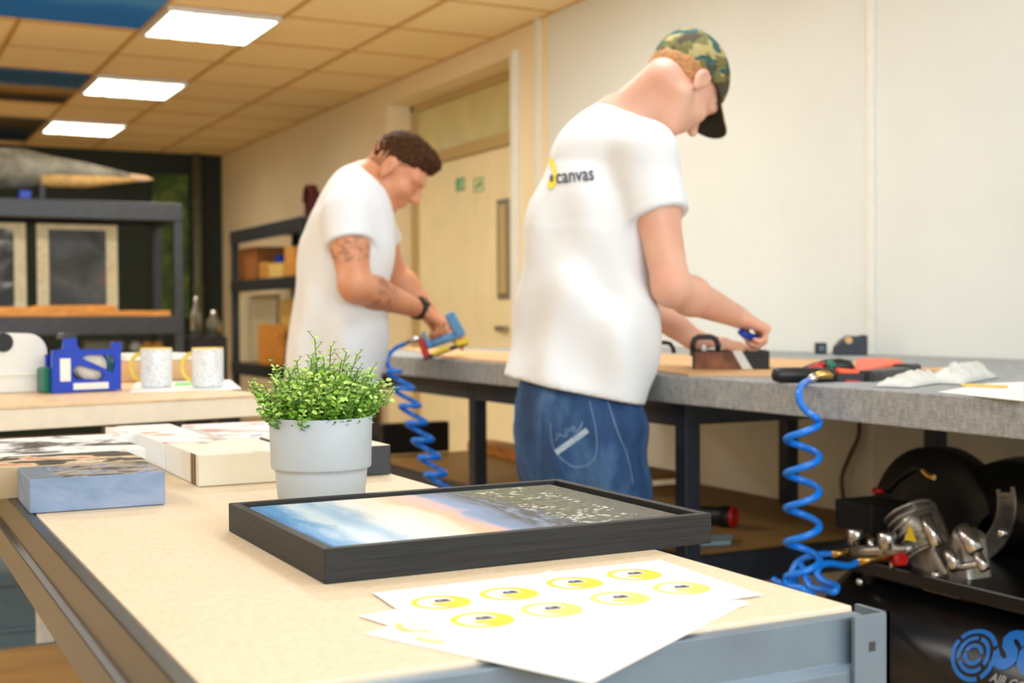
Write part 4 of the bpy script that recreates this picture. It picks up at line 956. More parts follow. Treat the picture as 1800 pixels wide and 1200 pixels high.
q = MB(); q.tube([gp(1508, 988, 2.69), gp(1530, 982, 2.69), cq(1570, 980, 1.93)], .008, 10); q.build('outlet_coupling', M['brass'], cp)
q = MB(); q.tube([gp(1462, 974, 2.83), gp(1480, 971, 2.83), cq(1502, 968, 1.95)], .008, 10); q.build('outlet_coupling', M['brass'], cp)
q = MB(); q.tube([cq(1532, 968, 1.96), cq(1530, 1010, 1.98), cq(1530, 1060, 2.0)], .016, 12); q.build('riser_pipe', M['black'], cp)
for a_ in ((1762, 936, 1.98), (1512, 1022, 1.95), (1645, 1010, 1.96)): MB().ball(cq(*a_), .010).build('bolt_head', M['chrome'], cp)
# logo on the tank: wrap onto the cylinder
def wrap(v, yc, zc, lift=.001):
    ang = (v.y + (zc - tcz)) / TR
    y = yc - v.x
    rr = TR + lift
    return Vector((CX - rr * math.cos(ang), y, tcz + rr * math.sin(ang)))
lc = None
def hit_tank(px, py):
    r = unit(px, py); a = r.x ** 2 + r.z ** 2; o = CAM - Vector((CX, 0, tcz)); b = 2 * (o.x * r.x + o.z * r.z); c = o.x ** 2 + o.z ** 2 - TR * TR
    disc = b * b - 4 * a * c
    if disc < 0: return None
    t = (-b - math.sqrt(disc)) / (2 * a); p = CAM + r * t
    return p.y, TR * math.atan2(p.z - tcz, -(p.x - CX)) + tcz
lg = hit_tank(1712, 1150) or (1.6, .35)
q = MB()
for (r0, r1, a0, a1) in ((.044, .053, .6, 2.6), (.044, .053, 2.75, 5.2), (.044, .053, 5.4, 6.7), (.029, .037, -.4, 1.5), (.029, .037, 1.7, 3.6), (.029, .037, 3.8, 5.6), (.014, .022, .3, 3.0), (.014, .022, 3.3, 6.1)):
    v_, f_ = ring(24, r0, r1, a0, a1); q.add([wrap(v, lg[0], lg[1]) for v in v_], f_)
q.build('round_logo', M['logoblue'], cp, solid=.001)
def wrap_text(txt, size, bold, px, py, mt, nm, shear=0):
    tv, tf = text_mesh(txt, size, bold); x0 = min(v.x for v in tv); h = hit_tank(px, py) or (1.5, .33); q = MB()
    q.add([wrap(Vector((v.x - x0 + v.y * shear, v.y, 0)), h[0], h[1], .0015) for v in tv], tf); q.build(nm, mt, cp)
wrap_text('SGS', .105, .006, 1754, 1138, M['logoblue'], 'blue_lettering', .1)
wrap_text('AIR COMPRESSORS', .024, .0006, 1742, 1190, M['logogrey'], 'grey_lettering', .2)

# ---------------------------------------------------------------- storage rack at the back left
def mat_print(name, stops, sc, seed): return pic(name, stops, sc, .5, seed)
rx1 = PY(322, 450, 7.19).x; ry0, ry1 = 7.19, 7.79
rk = thing('storage_rack', (rx1 - .95, 7.5, 0), 'charcoal steel storage rack with two prints, at the back left', 'rack')
def zpx(px, py, Y): return PY(px, py, Y).z
zt = zpx(160, 352, ry0); zm = zpx(160, 556, ry0)
rx0 = rx1 - 1.95
for (x, y) in ((rx0, ry0), (rx1 - .05, ry0), (rx0, ry1 - .05), (rx1 - .05, ry1 - .05)):
    MB().box((x, y, 0), (x + .05, y + .05, zt - .03)).build('post', M['rack'], rk, bevel=.003)
for (z, hgt) in ((zt, .10), (zm, .10), (.62, .09)):
    MB().box((rx0, ry0 - .008, z - hgt), (rx1, ry0 + .02, z)).build('beam', M['rack'], rk, bevel=.006)
    MB().box((rx0, ry1 - .02, z - hgt), (rx1, ry1 + .008, z)).build('beam', M['rack'], rk, bevel=.006)
    MB().box((rx1 - .04, ry0 + .02, z - hgt), (rx1 - .01, ry1 - .02, z)).build('side_beam', M['rack'], rk, bevel=.006)
    MB().box((rx0 + .01, ry0 + .02, z - .02), (rx1 - .042, ry1 - .02, z - .002)).build('shelf_board', M['rack'], rk)
def poster(px0, px1, py0, Y, stops, seed, label):
    a = PY(px0, py0, Y); b = PY(px1, py0, Y); wdt = b.x - a.x; z1 = min(a.z, zt - .11); hh = z1 - zm - .004
    t = thing('framed_print', ((a.x + b.x) / 2, Y, zm), label, 'framed print', 'framed prints standing on the rack')
    q = MB(); fw = .062
    for (x0, x1, z0, z1_) in ((0, fw, 0, hh), (wdt - fw, wdt, 0, hh), (fw, wdt - fw, 0, fw * .8), (fw, wdt - fw, hh - fw * .5, hh)):
        q.box((a.x + x0, Y, zm + .002 + z0), (a.x + x1, Y + .02, zm + .002 + z1_))
    q.build('frame', mat('ivory_frame', srgb(226, 216, 180), .5), t, bevel=.002)
    c = Vector((a.x + wdt / 2, Y + .008, zm + hh / 2)); MB().box((a.x + fw * .9, Y + .006, zm + .03), (b.x - fw * .9, Y + .014, zm + hh - .02)).build('print', pic('print_' + str(seed), stops, (5, 1, 5), .5, seed), t, origin=c)
poster(64, 206, 385, 7.45, [(0.35, srgb(52, 54, 54)), (0.5, srgb(70, 76, 80)), (0.62, srgb(84, 90, 94)), (0.7, srgb(120, 100, 84))], 4, 'ivory framed print with a dim grey picture, full in view on the rack')
poster(-95, 45, 385, 7.45, [(0.4, srgb(46, 48, 50)), (0.5, srgb(90, 94, 96)), (0.58, srgb(200, 206, 214)), (0.66, srgb(60, 62, 66))], 9, 'ivory framed print with a grey and white picture, cut by the left edge')
# wood strips on the rack shelf
k = 0
for (px0, px1, py0, py1, Y) in ((-60, 120, 538, 556, 7.215), (60, 205, 536, 556, 7.30), (110, 300, 546, 556, 7.225), (190, 315, 548, 556, 7.30)):
    a = PY(px0, py1, Y); b = PY(px1, py1, Y); hh = abs(PY(px0, py0, Y).z - a.z)
    o = MB().box((a.x, Y, zm), (min(b.x, rx1 - .06), Y + .06, zm + hh)).build('pine_strip', M['wood'], bevel=.003, origin=((a.x + b.x) / 2, Y, zm))
    tag(o, ['thick orange pine strip at the left front of the rack shelf', 'thick orange pine strip behind, under the full print', 'thin long orange pine strip at the front of the rack shelf', 'thin orange pine strip at the right end of the rack shelf'][k], 'wood strip', 'pine strips on the rack shelf'); k += 1
# tapered bundle on the top
Yt = 7.45
def bt(px, py, Y=Yt): return PY(px, py, Y)
tb = thing('tapered_bundle', bt(100, 340), 'long grey covered bundle tapering to a pale point, on the rack top', 'bundle')
ax = [(-140, 298, .12), (-20, 297, .118), (45, 297, .11), (90, 299, .078), (150, 302, .052), (200, 308, .034), (232, 312, .02)]
q = MB(); q.tube([bt(p[0], p[1]) for p in ax], 0, 20, rad=[p[2] for p in ax]); q.build('grey_cover', pic('grey_woven_cover', [(0.35, srgb(108, 104, 92)), (0.6, srgb(160, 156, 140))], (10, 10, 10), .3, 3), tb)
q = MB(); q.tube([bt(70, 316, Yt - .05), bt(150, 319, Yt - .03), bt(250, 314, Yt)], 0, 16, rad=[.04, .036, .014]); q.build('wooden_core', mat('pale_pine', srgb(214, 170, 102), .6, var=.1), tb)
q = MB(); q.tube([bt(228, 312), bt(255, 314), bt(270, 315)], 0, 16, rad=[.024, .018, .003]); q.build('point', mat('pale_pink_wood', srgb(226, 190, 150), .6), tb)
a = bt(75, 340); MB().box((a.x - .03, Yt - .1, zt - .002), (a.x + .0, Yt + .1, zt + .09)).build('support_block', M['black'], tb)
a = bt(-100, 340); MB().box((a.x - .03, Yt - .1, zt - .002), (a.x + .03, Yt + .1, zt + .07)).build('support_block', M['black'], tb)
a = bt(38, 348); tag(MB().box((a.x - .03, 7.28, zt - .001), (a.x + .03, 7.34, zt + .05)).build('blue_clip', M['bluep'], bevel=.006), 'small blue clip on the rack top under the grey bundle', 'clip')
# things behind, under the rack shelf
def atY(px, py, Y): return PY(px, py, Y)
zs = zpx(200, 620, 7.3)
sh = MB().box((rx0 + .06, ry0 + .03, zs - .03), (rx1 - .06, ry1 - .03, zs)).build('shelf_board', M['rack'], rk)
for i, px in enumerate((236, 256, 274)):
    c = atY(px, 606, 7.35); c.z = zs + .031
    o = MB().lathe([(.012, -.03), (.029, -.03), (.029, .03), (.012, .03)], c, (-.3, 1, 0), 24).build('amber_tape_roll', [mat('clear_tape', srgb(200, 196, 180), .3), M['boxorange'], M['boxorange']][i], origin=c)
    tag(o, ['pale tape roll on the rack lower shelf, left of two amber ones', 'middle amber tape roll on the rack lower shelf', 'right amber tape roll on the rack lower shelf'][i], 'tape roll', 'tape rolls on the rack shelf')
a = atY(145, 606, 7.4); b = atY(226, 606, 7.4); o = MB().bar(Vector((a.x, 7.4, zs + .037)), Vector((b.x - .02, 7.4, zs + .035)), .07, .07).build('cardboard_tube', mat('olive_tube', srgb(150, 140, 110), .6), bevel=.02, segs=4); tag(o, 'olive grey tube lying on the rack lower shelf, left of the tape rolls', 'tube')
# black cupboard and clear bottles right of the rack
c0_ = atY(332, 640, 8.4); c1_ = atY(400, 640, 8.4); zc = zpx(365, 592, 8.4)
tag(MB().box((c0_.x, 8.4, 0), (c1_.x, 8.8, zc)).build('black_cupboard', M['black'], bevel=.006), 'low black cupboard right of the storage rack by the far wall', 'cupboard')
for i, (px, hh, r) in enumerate(((345, .26, .035), (376, .17, .05))):
    c = atY(px, 592, 8.55); c.z = zc + .001
    tag(MB().lathe([(r, 0), (r, hh * .6), (r * .4, hh * .78), (r * .4, hh)], c, n=24).build('clear_bottle', mat('dim_clear_bottle', srgb(150, 150, 130), .2, Transmission_Weight=.6), origin=c), ['taller clear bottle on the black cupboard', 'shorter clear bottle on the black cupboard'][i], 'bottle', 'clear bottles on the black cupboard')
# rack by the right wall
GX = 2.62
def gx(px, py, X=GX): return PX(px, py, X)
g0 = gx(406, 500); gy1 = g0.y; gy0 = O_Y1 + .12
g2 = thing('boxes_rack', ((GX + WX) / 2, (gy0 + gy1) / 2, 0), 'charcoal steel rack of boxes on the right wall behind the left man', 'rack')
zt2 = gx(406, 407).z; zm2 = gx(410, 494).z; zb2 = gx(410, 636).z
for y in (gy1 - .05, gy0):
    for x in (GX, WX - .07): MB().box((x, y, 0), (x + .05, y + .05, zt2 - .01)).build('post', M['rack'], g2, bevel=.003)
for z, hgt in ((zt2, .10), (zm2, .085), (zb2, .09), (.25, .09)):
    MB().box((GX - .008, gy0, z - hgt), (GX + .02, gy1, z)).build('beam', M['rack'], g2, bevel=.006)
    MB().box((GX + .02, gy0, z - .02), (WX - .02, gy1, z - .002)).build('shelf_board', M['rack'], g2)
MB().box((WX - .02, gy0, .2), (WX - .008, gy1, zt2 - .02)).build('back_panel', mat('brown_board', srgb(150, 104, 56), .6), g2)
def bx2(px0, px1, py0, py1, X, dep, zbase, mt, label, nm='carton'):
    a = gx(px0, py1, X); b = gx(px1, py1, X); hh = abs(gx(px0, py0, X).z - gx(px0, py1, X).z)
    o = MB().box((X, min(a.y, b.y), zbase + .001), (X + dep, max(a.y, b.y), zbase + hh)).build(nm, mt, bevel=.003, origin=(X, (a.y + b.y) / 2, zbase)); tag(o, label, 'box'); return o
bx2(412, 450, 434, 490, 2.70, .3, zm2, mat('brown_card', srgb(170, 108, 50), .6), 'brown carton at the left end of the upper rack shelf')
bx2(456, 470, 460, 490, 2.70, .2, zm2, M['boxorange'], 'small amber carton on the upper rack shelf, left of the yellow ones')
bx2(472, 497, 466, 491, 2.66, .2, zm2, M['boxyellow'], 'low yellow carton on the upper rack shelf')
bx2(500, 518, 440, 491, 2.66, .25, zm2, M['boxorange'], 'tall amber carton on the upper rack shelf')
bx2(522, 546, 436, 491, 2.70, .12, zm2, M['boxyellow'], 'tall yellow carton on the upper rack shelf beside the man back')
bx2(484, 493, 446, 462, 2.72, .1, zm2 + .098, M['bluep'], 'small blue box resting on the low yellow carton', 'blue_box')
bx2(418, 486, 520, 632, 2.78, .03, zb2, mat('pale_panel', srgb(216, 206, 172), .6), 'pale panel leaning on the lower rack shelf', 'leaning_panel')
bx2(492, 530, 518, 632, 2.76, .3, zb2, M['boxyellow'], 'tall yellow carton on the lower rack shelf')
bx2(454, 484, 562, 632, 2.66, .07, zb2, M['wood'], 'orange brown carton standing before the pale panel', 'carton')
# maroon coil of cord on the rack top
c = PX(572, 330, 2.75); 
pts = []
for i in range(90):
    a = i / 90 * 2 * math.pi * 4; pts.append(Vector((2.75 + .006 * i / 9, gy0 + .25 + .075 * math.cos(a) + .004 * (i % 7), zt2 + .115 + .105 * math.sin(a) * 1.0)))
o = MB().tube(pts, .014, 8).build('cord_coil', M['maroon'], origin=(2.75, gy0 + .25, zt2)); tag(o, 'dark maroon coiled bundle on the right wall rack, seen over the left man shoulder', 'cord')

# ================================================================ people
def sm(a, b, k):
    h = np.maximum(k - np.abs(a - b), 0) / k
    return np.minimum(a, b) - h * h * k * .25
def smax(a, b, k): return -sm(-a, -b, k)
V = lambda p: np.array(p, dtype=np.float32)
class Prim:
    def __init__(s, f, c, r): s.f = f; s.c = V(c); s.r = r
def cone(a, b, ra, rb, u=None, k=1.0):
    a = V(a); b = V(b); ab = b - a; L2 = float(ab @ ab) + 1e-12
    def f(p):
        t = np.clip(((p - a) @ ab) / L2, 0, 1)
        q = p - a - t[:, None] * ab
        if u is not None: uu = V(u); q = q + (q @ uu)[:, None] * uu * (k - 1)
        return np.sqrt((q * q).sum(1)) - (ra + (rb - ra) * t)
    return Prim(f, (a + b) / 2, np.sqrt(L2) / 2 + max(ra, rb))
def ell(c, r, R=None):   # R rows = local axes
    c = V(c); r = V(r); R = np.eye(3, dtype=np.float32) if R is None else V(R)
    def f(p):
        q = (p - c) @ R.T; k0 = np.sqrt(((q / r) ** 2).sum(1)); k1 = np.sqrt(((q / (r * r)) ** 2).sum(1)) + 1e-9
        return k0 * (k0 - 1) / k1
    return Prim(f, c, float(r.max()))
def cut(pr, planes, k=.004):   # keep where (p-o).n < 0
    def f(p):
        d = pr.f(p)
        for o, n in planes: d = smax(d, (p - V(o)) @ V(n), k)
        return d
    return Prim(f, pr.c, pr.r)
def minus(pr, other, k=.004):
    return Prim(lambda p: smax(pr.f(p), -other.f(p), k), pr.c, pr.r)
def group(prims, k):
    lo = np.min([q.c - q.r for q in prims], 0); hi = np.max([q.c + q.r for q in prims], 0)
    def f(p):
        bl = p.min(0); bh = p.max(0); bc = (bl + bh) / 2; br = float(np.linalg.norm(bh - bl)) / 2
        d = np.full(len(p), .5, dtype=np.float32)
        for q in prims:
            if np.linalg.norm(q.c - bc) - q.r - br > .10: continue
            d = sm(d, q.f(p), k)
        return d
    return Prim(f, (lo + hi) / 2, float(np.linalg.norm(hi - lo)) / 2)
def union(groups, k):
    def f(p):
        bl = p.min(0); bh = p.max(0); bc = (bl + bh) / 2; br = float(np.linalg.norm(bh - bl)) / 2
        d = np.full(len(p), .5, dtype=np.float32)
        for q in groups:
            if np.linalg.norm(q.c - bc) - q.r - br > .12: continue
            d = sm(d, q.f(p), k)
        return d
    return Prim(f, groups[0].c, 3.0)
def polygonize(f, lo, hi, h):
    lo = V(lo); hi = V(hi); B = 8; nb = np.ceil((hi - lo) / (h * B)).astype(int)
    I = np.stack(np.meshgrid(*[np.arange(n) for n in nb], indexing='ij'), -1).reshape(-1, 3)
    keep = []
    for s_ in range(0, len(I), 64):
        ii = I[s_:s_ + 64]; d = f((lo + (ii + .5) * B * h).astype(np.float32)); keep.append(np.abs(d) < B * h * .95 + .012)
    I = I[np.concatenate(keep)]
    loc = np.stack(np.meshgrid(*[np.arange(9)] * 3, indexing='ij'), -1).reshape(-1, 3)
    N = nb * B + 2
    vk = []; vp = []; quads = []
    key = lambda g: (g[..., 0].astype(np.int64) * N[1] + g[..., 1]) * N[2] + g[..., 2]
    for s_ in range(0, len(I), 12):
        ii = I[s_:s_ + 12]; g = ii[:, None, :] * B + loc[None]
        d = f((lo + g.reshape(-1, 3) * h).astype(np.float32)).reshape(-1, 9, 9, 9)
        ins = d < 0
        cnt = sum(ins[:, a:a + 8, b:b + 8, c:c + 8].astype(int) for a in (0, 1) for b in (0, 1) for c in (0, 1))
        act = (cnt > 0) & (cnt < 8)
        if not act.any(): continue
        acc = np.zeros(act.shape + (3,)); num = np.zeros(act.shape)
        for ax in range(3):
            for p_ in (0, 1):
                for q_ in (0, 1):
                    o = [0, 0, 0]; oth = [k for k in range(3) if k != ax]; o[oth[0]] = p_; o[oth[1]] = q_
                    A = d[:, o[0]:o[0] + 8, o[1]:o[1] + 8, o[2]:o[2] + 8]; o2 = list(o); o2[ax] += 1
                    Bv = d[:, o2[0]:o2[0] + 8, o2[1]:o2[1] + 8, o2[2]:o2[2] + 8]
                    cr = (A < 0) != (Bv < 0); t = np.where(cr, A / np.where(cr, A - Bv, 1), 0)
                    for k in range(3): acc[..., k] += cr * (o[k] + (t if k == ax else 0))
                    num += cr
        w_ = np.nonzero(act); pos = acc[w_] / num[w_][:, None]
        gc = ii[w_[0]] * B + np.stack(w_[1:], -1)
        vk.append(key(gc)); vp.append(lo + (gc + pos) * h)
        for ax in range(3):
            o2 = [0, 0, 0]; o2[ax] = 1
            A = ins[:, :8, :8, :8]; Bv = ins[:, o2[0]:o2[0] + 8, o2[1]:o2[1] + 8, o2[2]:o2[2] + 8]
            w2 = np.nonzero(A != Bv); gg = ii[w2[0]] * B + np.stack(w2[1:], -1)
            if len(gg) == 0: continue
            e1 = np.zeros(3, int); e2 = np.zeros(3, int); e1[(ax + 1) % 3] = 1; e2[(ax + 2) % 3] = 1
            qd = np.stack([key(gg), key(gg - e1), key(gg - e1 - e2), key(gg - e2)], -1)
            fl = A[w2]; qd[~fl] = qd[~fl][:, ::-1]; quads.append(qd)
    vk = np.concatenate(vk); vp = np.concatenate(vp); quads = np.concatenate(quads)
    o = np.argsort(vk); vk = vk[o]; vp = vp[o]
    ix = np.searchsorted(vk, quads); ix = np.clip(ix, 0, len(vk) - 1); ok = (vk[ix] == quads).all(1)
    return vp, ix[ok]
def sdf_obj(name, pr, h, mt, parent, lo=None, hi=None, flip=False):
    lo = pr.c - pr.r - .02 if lo is None else V(lo); hi = pr.c + pr.r + .02 if hi is None else V(hi)
    vp, q = polygonize(pr.f, lo, hi, h)
    q = q[:, ::-1] if flip else q
    me = bpy.data.meshes.new(name); off = np.array(parent.location)
    me.vertices.add(len(vp)); me.vertices.foreach_set('co', (vp - off).astype(np.float32).ravel())
    me.loops.add(len(q) * 4); me.loops.foreach_set('vertex_index', q.ravel().astype(np.int32))
    me.polygons.add(len(q)); me.polygons.foreach_set('loop_start', np.arange(0, len(q) * 4, 4, dtype=np.int32)); me.polygons.foreach_set('loop_total', np.full(len(q), 4, dtype=np.int32))
    me.update(calc_edges=True); me.validate(); me.polygons.foreach_set('use_smooth', np.ones(len(me.polygons), bool)); me.materials.append(mt)
    o = bpy.data.objects.new(name, me); COL.objects.link(o); o.parent = parent
    return o
npv = lambda v: V(tuple(v))
def head_prims(Hc, fwd, up, s=1.0):
    fwd = Vector(fwd).normalized(); up = Vector(up); up = (up - fwd * up.dot(fwd)).normalized(); rt = fwd.cross(up)
    R = V([tuple(rt), tuple(fwd), tuple(up)]); H = Vector(Hc)
    P = lambda x, y, z: H + (rt * x + fwd * y + up * z) * s
    E = lambda x, y, z, a, b, c: ell(P(x, y, z), (a * s, b * s, c * s), R)
    pr = [E(0, -.014, .036, .077, .098, .092), E(0, .030, -.03, .060, .066, .085), cone(P(-.018, .062, -.100), P(.018, .062, -.100), .021 * s, .021 * s),
          cone(P(-.050, .0, -.062), P(-.018, .058, -.100), .024 * s, .020 * s), cone(P(.050, .0, -.062), P(.018, .058, -.100), .024 * s, .020 * s),
          cone(P(-.040, .075, .030), P(.040, .075, .030), .017 * s, .017 * s),
          E(-.036, .062, -.022, .026, .026, .022), E(.036, .062, -.022, .026, .026, .022)]
    g1 = group(pr, .022 * s)
    nose = group([cone(P(0, .090, .020), P(0, .112, -.020), .007 * s, .010 * s), cone(P(-.011, .096, -.026), P(.011, .096, -.026), .008 * s, .008 * s), E(0, .112, -.022, .011, .011, .010),
                  E(0, .088, -.055, .024, .011, .006), E(0, .086, -.066, .021, .011, .007)], .008 * s)
    ears = group([q for sx in (-1, 1) for q in (minus(E(sx * .079, -.010, -.005, .010, .021, .033), E(sx * .088, -.006, -.003, .006, .012, .021), .004), E(sx * .078, -.004, -.033, .008, .010, .012))], .006)
    eyes = [E(sx * .031, .092, .008, .016, .016, .010) for sx in (-1, 1)]
    lids = group([E(sx * .031, .077, .009, .0145, .0135, .0125) for sx in (-1, 1)], .003)
    u1_ = union([g1, nose, ears], .010)
    eg = group(eyes, .002)
    allh = Prim(lambda p: sm(smax(u1_.f(p), -eg.f(p), .012), lids.f(p), .003), npv(H), .19 * s)
    return allh, P, E, (rt, fwd, up)
def hand(Wr, D, N, S, curl, spread=.0, thumb=(.7, .5, .5), s=1.0, tc=.5):
    D = Vector(D).normalized(); N = Vector(N); N = (N - D * N.dot(D)).normalized(); S = Vector(S); S = (S - D * S.dot(D) - N * S.dot(N)).normalized()
    Wr = Vector(Wr); pr = []
    for o in (-.026, -.009, .009, .026):
        pr.append(cone(Wr + S * o * .8 * s + D * .012 * s, Wr + D * (.082 - abs(o - .006) * .25) * s + S * o * s, .0155 * s, .0125 * s))
    fing = []
    for i, (o, L, r) in enumerate(((.029, .072, .0092), (.010, .080, .0095), (-.010, .074, .0090), (-.028, .058, .0080))):
        p = Wr + D * (.080 - abs(o - .006) * .25) * s + S * o * s; d = (D + S * o * spread * 8).normalized(); c = curl[i]; seg = []
        for f, cc in ((.46, c[0]), (.30, c[1]), (.24, c[2])):
            q_ = Matrix.Rotation(cc, 3, D.cross(N).normalized())
            d = (q_ @ d).normalized()
            e = p + d * L * f * s; seg.append(cone(p, e, r * s, r * .9 * s)); p = e; r *= .92
        fing.append(group(seg, .004))
    t0 = Wr + D * .024 * s + S * .026 * s; td = (S * thumb[0] + D * thumb[1] + N * thumb[2]).normalized()
    t1 = t0 + td * .042 * s; td2 = (td * (1 - tc) + D * tc + N * tc * .4).normalized(); t2_ = t1 + td2 * .032 * s; t3 = t2_ + td2 * .024 * s
    th = group([cone(t0, t1, .0155 * s, .0118 * s), cone(t1, t2_, .0112 * s, .0102 * s), cone(t2_, t3, .0102 * s, .0085 * s)], .006)
    palm = group(pr, .010)
    u_ = union([palm, th] + fing, .0045)
    return Prim(u_.f, npv(Wr + D * .08 * s), .17 * s)

def build_person(name, J, opt, label):
    """J: joints as world Vectors; F forward, Rt right"""
    F, Rt = J['F'], J['R']
    root = thing('person', (J['pelvis'].x, J['pelvis'].y, 0), label, 'person')
    Fn = npv(F); k = 1.45
    head, P, E, (rt, fw_, up_) = head_prims(J['head'], J['hfwd'], J['hup'], opt.get('hs', 1.0))
    neck = group([cone(J['neck'], P(0, -.035, -.045), .062, .056), cone(J['neck'] - ZA * .05, J['neck'], .075, .062)], .03)
    tors = group([cone(J['pelvis'], J['waist'], .145, .130, Fn, k), cone(J['waist'], J['chest'], .130, .150, Fn, k), cone(J['chest'], J['uchest'], .150, .125, Fn, k), cone(J['rsh'], J['neck'], .052, .06), cone(J['lsh'], J['neck'], .052, .06)], .05)
    arms = []; hands = []
    for sd in 'rl':
        sh, el_, wr_ = J[sd + 'sh'], J[sd + 'el'], J[sd + 'wr']; m1 = sh.lerp(el_, .45); m2 = el_.lerp(wr_, .28); up_r = opt.get('arm', 1.0)
        hd_ = J[sd + 'hdir'].normalized()
        arms.append(group([cone(sh, m1, .056 * up_r, .052 * up_r), cone(m1, el_, .052 * up_r, .043 * up_r), cone(el_, m2, .044 * up_r, .0455 * up_r), cone(m2, wr_, .0455 * up_r, .0275), cone(wr_, wr_ + hd_ * .03, .0265, .024, npv(J[sd + 'hN']), 1.3)], .02))
        hands.append(hand(wr_, hd_, J[sd + 'hN'], J[sd + 'hS'], J[sd + 'curl'], thumb=J[sd + 'thumb'], tc=J.get(sd + 'tc', .5)))
    legs = []
    for sd in 'rl':
        hp_, kn, an = J[sd + 'hip'], J[sd + 'kn'], J[sd + 'an']
        legs.append(group([cone(hp_, kn, .082, .055), cone(kn, an, .055, .038), cone(an, an + F * .12 - ZA * .03, .035, .03)], .03))
    body = union([head, neck, tors] + arms + legs, .025)
    full = Prim(lambda p: sm(body.f(p), union(hands, .01).f(p), .010), body.c, 3)
    pts = [J[q] for q in ('head', 'rel', 'lel', 'rwr', 'lwr', 'rsh', 'lsh', 'ran', 'lan', 'pelvis')]
    lo = [min(p[i] for p in pts) - .26 for i in range(3)]; hi = [max(p[i] for p in pts) + .26 for i in range(3)]; lo[2] = 0.0
    sdf_obj('body', full, opt.get('h', .0045), opt['skin'], root, lo, hi)
    # jeans
    kk = 1.35
    jp = [cone(J['pelvis'] + ZA * .10, J['pelvis'], .158, .172, Fn, kk), cone(J['pelvis'], J['pelvis'] - ZA * .06, .172, .165, Fn, kk)]
    for sd in 'rl':
        hp_, kn, an = J[sd + 'hip'], J[sd + 'kn'], J[sd + 'an']
        jp += [cone(hp_ - F * .02, kn, .102, .080), cone(kn, an + ZA * .02, .080, .070)]
    jg = group(jp, .022)
    def wrinkle(p, A, sc, seed):
        x, y, z = p[:, 0] * sc, p[:, 1] * sc, p[:, 2] * sc
        a = np.sin(x * 1.3 + z * .9 + 2 * np.sin(y * .8 + seed)) * np.sin(z * 1.7 - x * .6 + seed + 1.5 * np.sin(y * 1.1 + z * .4))
        b = np.sin(x * 2.9 - y * 2.3 + z * 1.1 + seed * 2) * .4
        return A * (a + b)
    tp_ = J['pelvis'] + ZA * .12
    jd = Prim(lambda p: smax(smax(jg.f(p) - wrinkle(p, .006, 16, 2.0), (p[:, 2] - tp_.z), .01), -(p[:, 2] - .055), .01), jg.c, jg.r)
    jl = [min(p[i] for p in (J['pelvis'], J['ran'], J['lan'], J['rkn'], J['lkn'])) - .24 for i in range(3)]; jh = [max(p[i] for p in (J['pelvis'], J['ran'], J['lan'], J['rkn'], J['lkn'])) + .24 for i in range(3)]; jl[2] = .03
    jeans = sdf_obj('jeans', jd, .007, M['denim'], root, jl, jh)
    # shirt
    H = J['hem']; T = opt['shirt']; upn = (J['waist'] - H).normalized()
    st = group([cone(H - ZA * .02, J['waist'], T[0], T[1], Fn, kk), cone(J['waist'], J['chest'], T[1], T[2], Fn, kk), cone(J['chest'], J['uchest'], T[2], T[3], Fn, kk), cone(J['rsh'] , J['neck'] - ZA * .03 - F * .0, .068, .072), cone(J['lsh'], J['neck'] - ZA * .03, .068, .072)] + [cone(*q) for q in opt.get('extra', [])], .06)
    slv = []
    for sd in 'rl':
        sh, el_ = J[sd + 'sh'], J[sd + 'el']; ad = (el_ - sh).normalized(); cf = sh + ad * opt['sleeve']
        c_ = cone(sh, cf + ad * .03, .070, opt.get('cuff', .075)); cn = npv((ad + opt.get('cutdir', Vector())).normalized())
        s1_ = cut(c_, [(cf, cn)], .004); s1_ = minus(s1_, cone(cf - ad * .03, cf + ad * .05, .052, opt.get('cuff', .075) - .020), .004); slv.append(s1_)
    sg = union([st] + slv, .035)
    ncone = cone(J['neck'] + (J['neck'] - P(0, -.03, -.05)).normalized() * .01, P(0, -.03, -.04), .060, .075)
    hn = npv(opt.get('hemn', Vector((0, 0, -1)))); inner = cone(H - ZA * .1, H + ZA * .03, T[0] - .030, T[0] - .034, Fn, kk)
    fa = opt.get('fold', .006)
    def folds(p):
        q = p - npv(H); a = q @ npv(Rt); b = q @ Fn; z = q[:, 2]
        w1 = np.sin(a * 34 + 1.5 * np.sin(z * 7 + 1) + b * 12) * np.exp(-((z - .12) / .26) ** 2)
        w2 = np.sin((a * .8 + z * 1.0) * 30 + b * 20 + 2 * np.sin(z * 9)) * np.exp(-((z - .38) / .13) ** 2) * .5
        w3 = np.sin(b * 40 + z * 16 + a * 6) * np.exp(-((z - .2) / .22) ** 2) * .6
        att = np.ones(len(p), dtype=np.float32)
        for sd in 'rl':
            cp_ = npv(J[sd + 'sh'].lerp(J[sd + 'el'], .5)); att *= np.clip((np.sqrt(((p - cp_) ** 2).sum(1)) - .13) / .08, 0, 1)
        return fa * (w1 + w2 + w3) * att
    shd = Prim(lambda p: smax(smax(smax(sg.f(p) - folds(p), (p - npv(H)) @ hn, .004), -(inner.f(p) - folds(p)), .004), -ncone.f(p), .006), sg.c, 3)
    pts = [J[q] for q in ('neck', 'rsh', 'lsh', 'hem', 'chest')] + [J['rsh'].lerp(J['rel'], .8), J['lsh'].lerp(J['lel'], .8)]
    lo = [min(p[i] for p in pts) - .24 for i in range(3)]; hi = [max(p[i] for p in pts) + .24 for i in range(3)]
    shirt = sdf_obj('tshirt', shd, .0055, M['shirt'], root, lo, hi)
